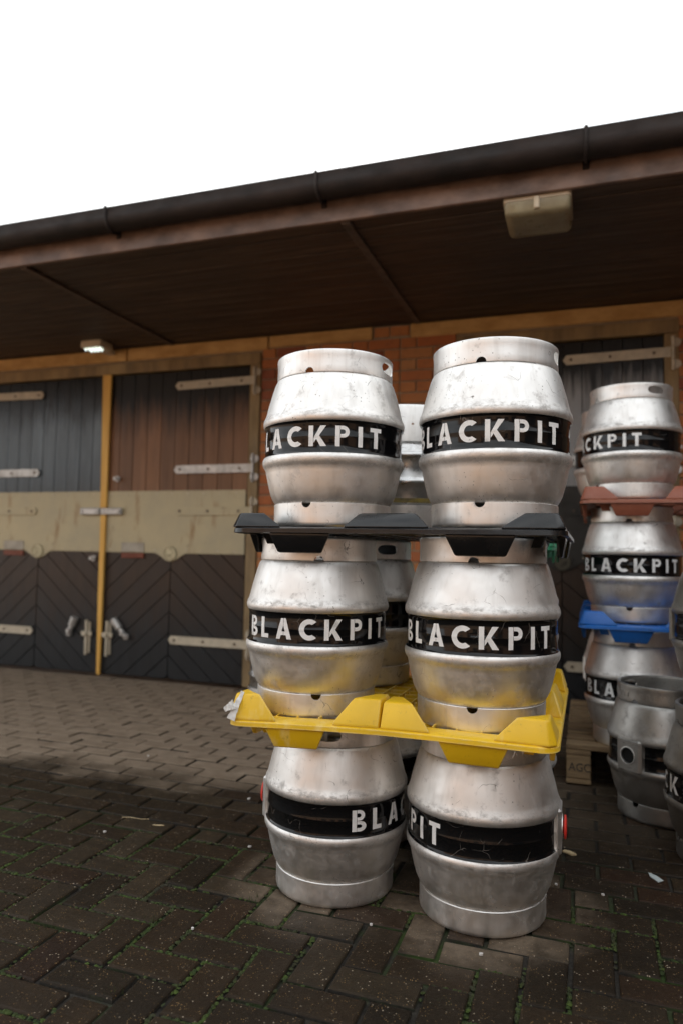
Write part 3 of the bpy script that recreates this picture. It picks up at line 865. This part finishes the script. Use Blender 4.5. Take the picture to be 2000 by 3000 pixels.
def chime(prof, cutters, name):
    m = MB(); m.lathe(prof, 128, True); o = m.obj(name, M_CHIME)
    cs = []
    for c in cutters:
        co = c.obj('cut', None); cs.append(co)
        md = o.modifiers.new('b', 'BOOLEAN'); md.operation = 'DIFFERENCE'; md.object = co; md.solver = 'EXACT'
    me = eval_mesh(o, name)
    for c in cs: bpy.data.objects.remove(c)
    bpy.data.objects.remove(o)
    bm = bmesh.new(); bm.from_mesh(me)
    for f in bm.faces: f.smooth = True
    for e in bm.edges:
        if len(e.link_faces) == 2 and e.calc_face_angle(0) > radians(38): e.smooth = False
    bm.to_mesh(me); bm.free()
    if not me.materials: me.materials.append(M_CHIME)
    return me
def radial_cyl(az, z, r, sx=1.0, r0_=.13, r1_=.21, seg=20):
    """cutter with its axis along a radius; az 0 = local -Y (front)"""
    m = MB(); ring = []
    for k in range(seg):
        a = 2 * pi * k / seg; c_, s_ = cos(a), sin(a)
        ring.append(((abs(c_) ** .6) * (1 if c_ > 0 else -1) * r * sx if sx > 1 else c_ * r, s_ * r))
    v = [(p[0], -q, z + p[1]) for q in (r0_, r1_) for p in ring]
    rot = Matrix.Rotation(az, 3, 'Z'); v = [tuple(rot @ Vector(p)) for p in v]
    f = [tuple(range(seg)), tuple(range(2 * seg - 1, seg - 1, -1))] + [(i, (i + 1) % seg, seg + (i + 1) % seg, seg + i) for i in range(seg)]
    m.add(v, f); return m
top_prof = [(RC - .0005, .4215), (RC, .4240), (RC - .0005, .44), (RC - .0006, .455), (RC - .0002, .468), (RC + .0008, .4765), (RC + .0003, .4815), (RC - .003, .4845), (RC - .007, .4850), (RC - .0105, .4825), (RC - .0115, .478), (RC - .009, .4735),
            (RC - .0055, .466), (RC - .0045, .44), (RC - .0045, .4215)]
bot_prof = [(RC - .0030, .0652), (RC - .0008, .0648), (RC + .0006, .0632), (RC + .0006, .05), (RC, .03), (RC + .0004, .012), (RC - .0006, .0055), (RC - .0035, .0012), (RC - .007, .0), (RC - .0105, .002), (RC - .0115, .007), (RC - .008, .013), (RC - .0045, .02), (RC - .0045, .0645)]
TOP = chime(top_prof, [radial_cyl(0, .4215, .0135), radial_cyl(pi, .4215, .0135), radial_cyl(pi / 2, .4535, .0165, 2.4), radial_cyl(-pi / 2, .4535, .0165, 2.4)], 'top_chime')
BOT = chime(bot_prof, [radial_cyl(0, .064, .0135), radial_cyl(pi, .064, .0135)], 'bottom_chime')

# painted band: a thin skin over the waist, left open around the boss at the back
def arc_skin(prof, a0, a1, seg, th):
    m = MB(); n = len(prof)
    for k in range(seg + 1):
        a = a0 + (a1 - a0) * k / seg
        m.v += [((r + th) * sin(a), -(r + th) * cos(a), z) for r, z in prof]
    for k in range(seg):
        for i in range(n - 1): m.f.append((k * n + i, (k + 1) * n + i, (k + 1) * n + i + 1, k * n + i + 1))
    return m
bprof = [(.2013, .1955), (.1985, .1985), (.1970, .2030), (.1967, .2150), (.1965, .2368), (.1972, .2385), (.1972, .2400), (.1965, .2417), (.1967, .2630), (.1970, .2740), (.1985, .2785), (.2013, .2820)]
BAND = arc_skin(bprof, radians(-163), radians(163), 120, .0007).mesh('painted_band', M_BAND, 40)

# stencil alphabet, unit height
def arc(cx, cy, rx, ry, a0, a1, n=12):
    return [(cx + rx * cos(radians(a0 + (a1 - a0) * k / n)), cy + ry * sin(radians(a0 + (a1 - a0) * k / n))) for k in range(n + 1)]
def rect(a, b, c, d): return [(a, b), (c, b), (c, d), (a, d)]
sl = .022
LET = {
 'B': ([rect(0, 0, .22, 1),
        [(.22 + sl, 1)] + arc(.36, .755, .27, .245, 90, -90) + [(.22 + sl, .51), (.22 + sl, .66)] + arc(.34, .755, .10, .095, -90, 90) + [(.22 + sl, .85)],
        [(.22 + sl, .49)] + arc(.38, .245, .33, .245, 90, -90) + [(.22 + sl, 0), (.22 + sl, .17)] + arc(.36, .25, .13, .085, -90, 90) + [(.22 + sl, .335)]], .72),
 'L': ([[(0, 0), (.52, 0), (.52, .20), (.23, .20), (.23, 1), (0, 1)]], .52),
 'A': ([[(0, 0), (.23, 0), (.285, .19), (.41, .19), (.41, .37), (.335, .37), (.41, .64), (.41, 1), (.29, 1)],
        [(.43, 1), (.43, .64), (.505, .37), (.43, .37), (.43, .19), (.555, .19), (.61, 0), (.84, 0), (.55, 1)]], .84),
 'C': ([arc(.5, .5, .5, .505, 48, 312, 30) + arc(.5, .5, .25, .27, 300, 60, 24)], .82),
 'K': ([rect(0, 0, .23, 1), [(.252, .40), (.57, 1), (.85, 1), (.52, .52), (.88, 0), (.58, 0), (.38, .36), (.252, .16)]], .88),
 'P': ([rect(0, 0, .22, 1), [(.22 + sl, 1)] + arc(.38, .71, .29, .29, 90, -90, 14) + [(.22 + sl, .42), (.22 + sl, .60)] + arc(.36, .71, .12, .11, -90, 90, 10) + [(.22 + sl, .82)]], .67),
 'I': ([rect(0, 0, .23, 1)], .23),
 'T': ([[(.215, 0), (.445, 0), (.445, .80), (.66, .80), (.66, 1), (0, 1), (0, .80), (.215, .80)]], .66)}
def wrap(bm, rfun):
    for v in bm.verts:
        a, d, z = v.co.x, v.co.y, v.co.z
        r = rfun(z) + d; v.co = Vector((r * sin(a / .197), -r * cos(a / .197), z))
ang_c = {'B': -61.5, 'L': -46.0, 'A': -27.2, 'C': -7.6, 'K': 12.4, 'P': 31.5, 'I': 45.8, 'T': 59.6}
def band_r(z):
    return .1978 if abs(z - .239) > .0035 else .1984
bm = bmesh.new(); H = .0555; zb = .2115
for ch, (polys, wd) in LET.items():
    off = radians(ang_c[ch]) * .197 - wd * H / 2
    for po in polys:
        tri = tessellate_polygon([[Vector((x, y, 0)) for x, y in po]])
        vs = [bm.verts.new((off + x * H, 0, zb + y * H)) for x, y in po]
        for t in tri:
            try: bm.faces.new([vs[i] for i in t])
            except ValueError: pass
xx = -.24
while xx < .24:
    bmesh.ops.bisect_plane(bm, geom=bm.verts[:] + bm.edges[:] + bm.faces[:], plane_co=(xx, 0, 0), plane_no=(1, 0, 0)); xx += .006
for zc in (.2365, .2380, .2405, .2420):
    bmesh.ops.bisect_plane(bm, geom=bm.verts[:] + bm.edges[:] + bm.faces[:], plane_co=(0, 0, zc), plane_no=(0, 0, 1))
wrap(bm, band_r)
LETM = bpy.data.meshes.new('lettering')
bmesh.ops.recalc_face_normals(bm, faces=bm.faces); bm.to_mesh(LETM); bm.free(); LETM.materials.append(M_WHITE)

# raised rim lettering
def rim_text(body, size, r, z, az):
    me = text_mesh(body, size, .0014); bm = bmesh.new(); bm.from_mesh(me)
    xx = min(v.co.x for v in bm.verts)
    x1_ = max(v.co.x for v in bm.verts)
    while xx < x1_:
        bmesh.ops.bisect_plane(bm, geom=bm.verts[:] + bm.edges[:] + bm.faces[:], plane_co=(xx, 0, 0), plane_no=(1, 0, 0)); xx += .008
    for v in bm.verts:
        a = v.co.x / r + az; rr = r + v.co.z
        v.co = Vector((rr * sin(a), -rr * cos(a), z + v.co.y))
    bm.to_mesh(me); bm.free(); me.materials.clear(); me.materials.append(M_CHIME)
    for p in me.polygons: p.material_index = 0
    return me
EM1 = rim_text('B L A C K P I T', .030, RC, .438, pi - radians(41))
EM2 = rim_text('B R E W E R Y', .030, RC, .438, pi + radians(37))

# bung boss: block between the hoops with a bored hole, at the back of the lettering
def boss_mesh():
    m = MB(); m.cbox(-.053, .053, -.2070, -.185, .176, .301, .010)
    o = m.obj('bung_boss', M_CHIME)
    c = radial_cyl(0, .239, .029, 1.0, .188, .25, 32); co = c.obj('cut', None)
    md = o.modifiers.new('b', 'BOOLEAN'); md.object = co; md.solver = 'EXACT'
    me = eval_mesh(o, 'bung_boss'); bpy.data.objects.remove(co); bpy.data.objects.remove(o)
    me.transform(Matrix.Rotation(pi, 4, 'Z'))
    if not me.materials: me.materials.append(M_CHIME)
    return me
BOSS = boss_mesh()
m = MB(); prof = [(0, .2015), (.010, .2015), (.0155, .2065), (.016, .2115), (.026, .2120), (.030, .2135), (.0305, .2160), (.028, .2185), (.018, .2195), (0, .2192)]
for k in range(32):
    a = 2 * pi * k / 32; m.v += [(r * cos(a), h_, .239 + r * sin(a)) for r, h_ in prof]
n_ = len(prof)
for k in range(32):
    for i in range(n_ - 1): m.f.append((k * n_ + i, ((k + 1) % 32) * n_ + i, ((k + 1) % 32) * n_ + i + 1, k * n_ + i + 1))
PLUG = m.mesh('bung_plug', M_RED, 40)
m = MB(); nh = 28
m.v = [(.0285 * cos(2 * pi * k / nh), .1992, .239 + .0285 * sin(2 * pi * k / nh)) for k in range(nh)]; m.f = [tuple(range(nh))]
_k = MK('dark_bung_hole'); _k.set(Base_Color=(.002, .002, .002), Roughness=.9); HOLE = m.mesh('bung_hole', _k.m)
m = MB(); m.tube([(.0295 * cos(2 * pi * k / 32), .2075, .239 + .0295 * sin(2 * pi * k / 32)) for k in range(33)], .0022, 6, False)
RING = m.mesh('bung_ring', M_CHIME, 60)
m = MB(); m.lathe([(0, .399), (.028, .399), (.028, .412), (.022, .416), (0, .416)], 24)
KEYST = m.mesh('tap_boss', M_CHIME, 40)

def cask(label, x, y, z, toward, group, plug=False, tilt=(0, 0), emb=False):
    """toward = degrees the lettering is turned from the camera's line of sight (positive = to the right)"""
    o = empty('cask', (x, y, z)); shaded = group == 'loose casks at the right edge'
    view = atan2(-x, y)                     # local -Y faces the camera when rotated by this
    o.rotation_euler = (tilt[0], tilt[1], view + radians(toward))
    tag(o, label, 'cask', group)
    link('body', BODY, None, o)
    t = link('top_chime', TOP, None, o); link('bottom_chime', BOT, None, o)
    b = link('painted_band', BAND, None, o); link('lettering', LETM, None, b)
    bo = link('bung_boss', BOSS, None, o)
    link('bung_plug' if plug else 'bung_hole', PLUG if plug else HOLE, None, bo)
    link('bung_ring', RING, None, bo)
    link('tap_boss', KEYST, None, o)
    if emb:
        link('raised_lettering', EM1, None, t); link('raised_lettering', EM2, None, t)
    if shaded:
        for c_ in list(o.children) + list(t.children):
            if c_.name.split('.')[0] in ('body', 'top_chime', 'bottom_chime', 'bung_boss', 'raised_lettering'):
                c_.material_slots[0].link = 'OBJECT'; c_.material_slots[0].material = M_SHADED_STEEL
    return o

# ------------------------------------------------------------------ stacking trays
def tray(name, label, loc, mat, bump_h=.040, rot=0.0, cracked=False, sag=0.0, group='stacking trays between the casks', wall=.0, rim_h=.015):
    t = empty(name, loc); t.rotation_euler = (0, 0, rot); tag(t, label, 'tray', group)
    if cracked: t.scale = (.972, 1, 1)
    h = .4375; c = .235
    def bend(v):
        x, y_, z = v
        dz = sag * (1 - min(1, abs(x) / h) ** 1.5) * max(0, min(1, (-y_ + .1) / h)) 
        return (x, y_, z + dz)
    def fin(m, nm, smooth=None, parent=t):
        m.v = [bend(v) for v in m.v]; o = m.obj(nm, mat, parent, smooth=smooth)
        if nm in ('raised_block', 'locating_tab'):
            bvm = o.modifiers.new('edge', 'BEVEL'); bvm.width = .0035; bvm.segments = 2; bvm.limit_method = 'ANGLE'; bvm.angle_limit = radians(25)
            for p_ in o.data.polygons: p_.use_smooth = True
        return o
    # rim: a rounded square lip
    def sq(hx, r, z): return [(p[0], p[1], p[2]) for p in rrect(hx, hx, r, z, 6)]
    def dens(ring, n=6):
        o = []
        for a, b in zip(ring, ring[1:] + ring[:1]):
            q = n if (Vector(a) - Vector(b)).length > .1 else 1
            o += [tuple(Vector(a).lerp(Vector(b), i / q)) for i in range(q)]
        return o
    rings = [sq(h - .066, .03, .018), sq(h - .006, .045, .018), sq(h, .05, .014), sq(h + .001, .05, .018 - rim_h), sq(h - .006, .048, .016 - rim_h), sq(h - .012, .04, .010), sq(h - .066, .03, .010), sq(h - .066, .03, .018)]
    rings = [dens(r_) for r_ in rings]
    fin(loft(rings, False, False), 'rim', 35)
    # egg-crate floor that the upper casks stand on
    lat = MB(); q = -h + .03; st = (2 * h - .128) / 12
    for i in range(13):
        p = -h + .064 + st * i
        lat.cbox(p - .002, p + .002, -h + .064, h - .064, .001, .0215, .0008)
        lat.cbox(-h + .064, h - .064, p - .0021, p + .0021, .0015, .0210, .0008)
    fin(lat, 'lattice_floor')
    def frustum(base, z0, z1, inset, nm, lean=(0, 0), up_=True):
        cx_ = sum(p[0] for p in base) / len(base); cy_ = sum(p[1] for p in base) / len(base)
        def sc(f, z, dx=0, dy=0): return [(cx_ + (p[0] - cx_) * f + dx, cy_ + (p[1] - cy_) * f + dy, z) for p in base]
        rings = [sc(1, z0), sc(.985, z0 + (z1 - z0) * .12), sc(inset * 1.06, z0 + (z1 - z0) * .90, *lean), sc(inset * .94, z1, *lean)]
        m = loft(rings); fin(m, nm)
    a = .4335
    for k in range(4):
        rotm = Matrix.Rotation(k * pi / 2, 3, 'Z')
        def rr(ps): return [tuple((rotm @ Vector((p[0], p[1], 0)))[:2]) for p in ps]
        # edge block between two casks
        if cracked and k == 0:
            frustum(rr([(-.128, -a), (-.002, -a), (-.002, -.30), (-.052, -.30)]), .017, .018 + bump_h, .60, 'raised_block', (.016, .0))
            frustum(rr([(.002, -a), (.130, -a), (.052, -.30), (.002, -.30)]), .017, .016 + bump_h * .97, .60, 'raised_block', (-.014, .0))
        else:
            frustum(rr([(-.112, -a), (.112, -a), (.048, -.30), (-.048, -.30)]), .017, .018 + bump_h, .66, 'raised_block')
        # corner block
        frustum(rr([(-a + .018, -a), (-.285, -a), (-.362, -.362), (-a, -.285), (-a, -a + .018)]), .017, .018 + bump_h * (.86 if cracked and k else 1), .54, 'raised_block', tuple((rotm @ Vector((-.006, -.006, 0)))[:2]))
        # tabs that drop over the chimes of the casks below
        for s_ in (-1, 1):
            xc = s_ * c; y0 = -a + .004
            v = []
            for (w_, z, yo) in ((.088, .004, 0), (.084, -.004, .0005), (.064, -.046, .008), (.060, -.050, .010)):
                p4 = [(xc - w_, y0 + yo), (xc + w_, y0 + yo), (xc + w_ * .93, y0 + .021), (xc - w_ * .93, y0 + .021)]
                v.append([(p[0], p[1], z) for p in rr(p4)])
            fin(loft(v), 'locating_tab')
        p4 = rr([(-.36, -.385), (-.325, -.385), (-.325, -.360), (-.36, -.360)])
        fin(loft([[(p[0], p[1], .004) for p in p4], [(p[0] * .97, p[1] * .97, -.026) for p in p4]]), 'foot')
    return t

# ------------------------------------------------------------------ keg prototype
kp = [(0, .07), (.12, .065), (.165, .075), (.176, .088), (.178, .10), (.179, .150), (.183, .156), (.187, .160), (.1885, .166), (.187, .172), (.183, .176), (.179, .182), (.179, .238), (.183, .244), (.187, .248), (.1885, .254), (.187, .260), (.183, .264), (.179, .270), (.178, .300), (.172, .312), (.15, .322), (.05, .332), (0, .333)]
m = MB(); m.lathe(kp, 96); KB = m.mesh('body', M_KEG, 50)
def kchime(z0, z1, hole):
    pr = [(.188, z0), (.1885, z1 - .008), (.187, z1 - .002), (.183, z1), (.178, z1 - .003), (.178, z1 - .01), (.183, z1 - .016), (.183, z0)]
    cut = []
    if hole:
        for az, sx in ((pi / 2, 2.6), (-pi / 2, 2.6)): cut.append(radial_cyl(az, z0 + (z1 - z0) * .55, .017, sx, .15, .22))
        cut.append(radial_cyl(0, z0 + .055, .0045, 1.0, .15, .22, 12))
    return chime(pr, cut, 'chime')
KT = kchime(.298, .42, True); KBT = chime([(.187, .09), (.188, .012), (.186, .003), (.182, 0), (.177, .004), (.178, .012), (.183, .02), (.183, .09)], [], 'chime')
m = arc_skin([(.1795, .098), (.1797, .112)], 0, 2 * pi, 96, .0008); KY = m.mesh('yellow_stripe', M_STRIPE)
def keg(label, x, y, z, rz, group, stripe=True):
    o = tag(empty('keg', (x, y, z)), label, 'keg', group); o.rotation_euler = (0, 0, rz)
    link('body', KB, None, o); link('top_chime', KT, None, o); link('bottom_chime', KBT, None, o)
    if stripe: link('yellow_stripe', KY, None, o)
    return o

# ------------------------------------------------------------------ front stacks
GF = 'casks in the tall front stacks'
cask('silver beer cask standing on the paving at the bottom of the left front stack', -.690, 2.000, .0015, 80, GF, True)
cask('silver beer cask standing on the paving at the bottom of the right front stack', -.270, 2.005, .0015, -97, GF, True, emb=True)
cask('silver beer cask between the yellow and black trays in the left front stack', -.742, 1.955, .504, 0, GF)
cask('silver beer cask between the yellow and black trays in the right front stack', -.270, 1.952, .509, -7, GF)
cask('silver beer cask at the very top of the left front stack', -.700, 1.945, 1.018, -25, GF)
cask('silver beer cask at the very top of the right front stack', -.240, 1.960, 1.018, -12, GF)
cask('shadowed cask on the ground behind the left front stack', -.710, 2.440, .0015, 150, GF)
cask('cask on the ground behind the right front stack, its shoulder under the yellow tray', -.298, 2.440, .0015, 190, GF)
cask('shadowed cask on the yellow tray seen through the gap between the front stacks', -.752, 2.425, .509, 120, GF)
cask('cask hidden behind the right front stack on the yellow tray', -.292, 2.425, .509, 100, GF)
tray('tray', 'cracked yellow plastic stacking tray in the front stack', (-.486, 2.157, .4875), M_YEL, .066, 0, True, .010).rotation_euler[1] = -.016
tray('tray', 'wet black plastic stacking tray in the front stack', (-.480, 2.157, .9955), M_BLK, .038)
keg('ribbed silver keg on the black tray behind the two top casks', -.600, 2.415, 1.018, .35, 'ribbed kegs')
keg('ribbed silver keg standing by the wall, half hidden by the left front stack', -1.885, 4.270, .0015, 1.2, 'ribbed kegs', False)

# torn label on the corner of the yellow tray
lb = MB()
def strip(p0, p1, w, curl, nseg=9):
    p0, p1 = Vector(p0), Vector(p1); t = (p1 - p0); sd_ = Vector((.2, -1, .2)).cross(t).normalized(); nn = t.cross(sd_).normalized(); b0 = len(lb.v)
    for i in range(nseg + 1):
        q = i / nseg; c_ = p0 + t * q + nn * (curl * sin(q * pi) + R.gauss(0, .0012)); ww = w * (1 - .55 * q) * R.uniform(.85, 1.15)
        lb.v += [tuple(c_ - sd_ * ww), tuple(c_ + nn * R.gauss(0, .002)), tuple(c_ + sd_ * ww)]
    for i in range(nseg):
        for j in (0, 1): lb.f.append((b0 + i * 3 + j, b0 + i * 3 + j + 1, b0 + (i + 1) * 3 + j + 1, b0 + (i + 1) * 3 + j))
strip((-.413, -.447, .022), (-.392, -.418, .092), .011, .004)
strip((-.407, -.438, .060), (-.432, -.448, .046), .013, .010, 7)
lo_ = lb.obj('torn_label', M_PAPER, [o for o in COL.objects if o.get('label', '').startswith('cracked yellow')][0])
lo_.modifiers.new('t', 'SOLIDIFY').thickness = .0008

# ------------------------------------------------------------------ stacks behind, by the right-hand door
GB = 'casks stacked on the pallet'
PZ = .168
bx, by = .180, 3.345
cask('cask on the pallet at the bottom of the right background stack, below the blue tray', bx + .012, by, PZ, -2, GB)
cask('cask in the middle of the right background stack, between the blue and brown trays', bx + .003, by, PZ + .515, -3, GB)
cask('cask at the top of the right background stack, its hand hole facing right', bx, by - .03, PZ + 1.030, -53, GB)
cask('cask at the bottom behind the right background stack', .190, by + .47, PZ, 90, GB)
cask('cask in the middle behind the right background stack', .190, by + .47, PZ + .515, 120, GB)
cask('top cask peeking out behind the left edge of the right background stack', .140, by + .46, PZ + 1.030, 150, GB)
tray('tray', 'blue plastic stacking tray in the right background stack', (.403, by + .20, PZ + .490), M_BLU, .055)
tray('tray', 'red-brown plastic stacking tray in the right background stack', (.408, by + .19, PZ + 1.005), M_BRN, .055)
pal = tag(empty('pallet', (.52, 3.70, .001)), 'weathered wooden pallet under the right background stack', 'pallet'); pal.scale = (1, 1, 1.14)
px0, px1, py0, py1 = -.605, .595, -.50, .50
for i in range(9):
    y0 = py0 + i * (py1 - py0 - .075) / 8
    m = MB(); m.cbox(px0, px1, y0, y0 + .075, .128 - .002 + R.uniform(0, .002), .1465, .003); m.obj('deck_board', M_PALLET, pal)
for xx in (px0, -.05, px1 - .10):
    m = MB(); m.cbox(xx, xx + .10, py0 + .002, py1 - .002, .106, .1255, .003); m.obj('bearer_board', M_PALLET, pal)
    m = MB(); m.cbox(xx, xx + .10, py0 + .002, py1 - .002, .002, .020, .003); m.obj('base_board', M_PALLET, pal)
    for yy_ in (py0 + .004, -.05, py1 - .104):
        m = MB(); m.cbox(xx + .001, xx + .099, yy_, yy_ + .10, .0205, .1055, .004); bl = m.obj('block', M_PALLET, pal)
        if xx == px0 and yy_ < -.3:
            tm = text_mesh('AGC', .042, .0004); tm.transform(Matrix.Rotation(pi / 2, 4, 'X')); tm.transform(Matrix.Translation((xx + .055, yy_ - .0008, .048)))
            tm.materials.clear(); tm.materials.append(M_INK); link('stamp', tm, None, bl)
GR_ = 'loose casks at the right edge'
cask('dull cask standing on the ground in front of the pallet, bung hole facing out', .277, 2.965, .0015, 143, GR_, emb=True)
cask('dark cask cut by the right edge of the picture, standing on the ground', .440, 2.585, .0015, -70, GR_)
cask('dark cask cut by the right edge, standing on top of another cask', .478, 2.690, .4875, 80, GR_)
cask('cask hidden behind the front stacks, under another below the green tray', -.345, 3.245, .0015, 60, 'casks under the green tray')
cask('cask hidden behind the front stacks, right below the green tray', -.345, 3.245, .4875, 60, 'casks under the green tray')
tray('tray', 'green plastic stacking tray, a corner of it behind the right front stack', (-.345, 3.44, .975), M_GRN, .045).scale = (.5, 1, 1)

# ------------------------------------------------------------------ litter on the paving
def chip(name, label, x, y, pts, th, mat, rz=0, grp='litter on the paving'):
    m = MB(); m.prism(pts, .0, th, 'z'); o = m.obj(name, mat, None, (x, y, .0022), (R.gauss(0, .05), R.gauss(0, .05), rz)); tag(o, label, 'litter', grp); return o
chip('wood_splinter', 'pale flat wood splinter lying on the paving at the left', -1.395, 2.165, [(-.030, -.001), (.012, -.004), (.032, -.001), (.02, .003), (-.02, .002)], .002, M_STRAW, -.05)
m = MB(); m.tube([(-.05, 0, .001), (-.02, .005, .002), (.02, .002, .001), (.05, .009, .002)], .0010, 6); tag(m.obj('straw_stalk', M_STRAW, None, (-1.50, 2.19, .001), (0, 0, .1)), 'thin dry straw beside the wood splinter', 'litter', 'litter on the paving')
chip('plastic_shard', 'pointed clear plastic shard on the dark paving at the right', .192, 2.365, [(-.010, -.028), (.012, -.02), (.010, .012), (-.002, .034), (-.012, .01)], .002, M_SHARD, .5)
chip('bark_chip', 'tan bark chip on the paving right of the bottom cask', -.055, 2.455, [(-.02, -.006), (.012, -.01), (.024, .002), (.0, .010), (-.018, .006)], .005, M_STRAW, -.4)
for i, (px, py, sz, lab) in enumerate(((.042, 2.192, .007, 'small white flake on the mossy paving right of the casks'), (-.085, 2.21, .006, 'small white flake close to the right of the bottom right cask'),
        (-.238, 1.765, .007, 'white pebble in front of the bottom right cask'), (-.52, 1.80, .006, 'white pebble between the two bottom casks'),
        (-.83, 1.98, .008, 'white flake left of the bottom left cask'), (-1.02, 2.12, .008, 'white flake on the paving near the border line'),
        (-1.52, 2.05, .008, 'white flake below the straw'), (-1.22, 2.52, .009, 'white flake on the edge of the dry paving'),
        (-1.01, 2.93, .010, 'white flake on the dry paving close to the left stack'), (-1.9, 2.86, .009, 'white flake on the dry paving at the left'),
        (-.93, 1.62, .006, 'white pebble in a mossy joint at the left'), (-.60, 1.20, .006, 'pale pebble near the lower edge'))):
    pts = [(sz * .62 * (1 + .5 * R.random()) * cos(2 * pi * k / 6), sz * .62 * (.7 + .4 * R.random()) * sin(2 * pi * k / 6)) for k in range(6)]
    chip('white_flake', lab, px, py, pts, .004, M_CHIP, R.uniform(0, 3))
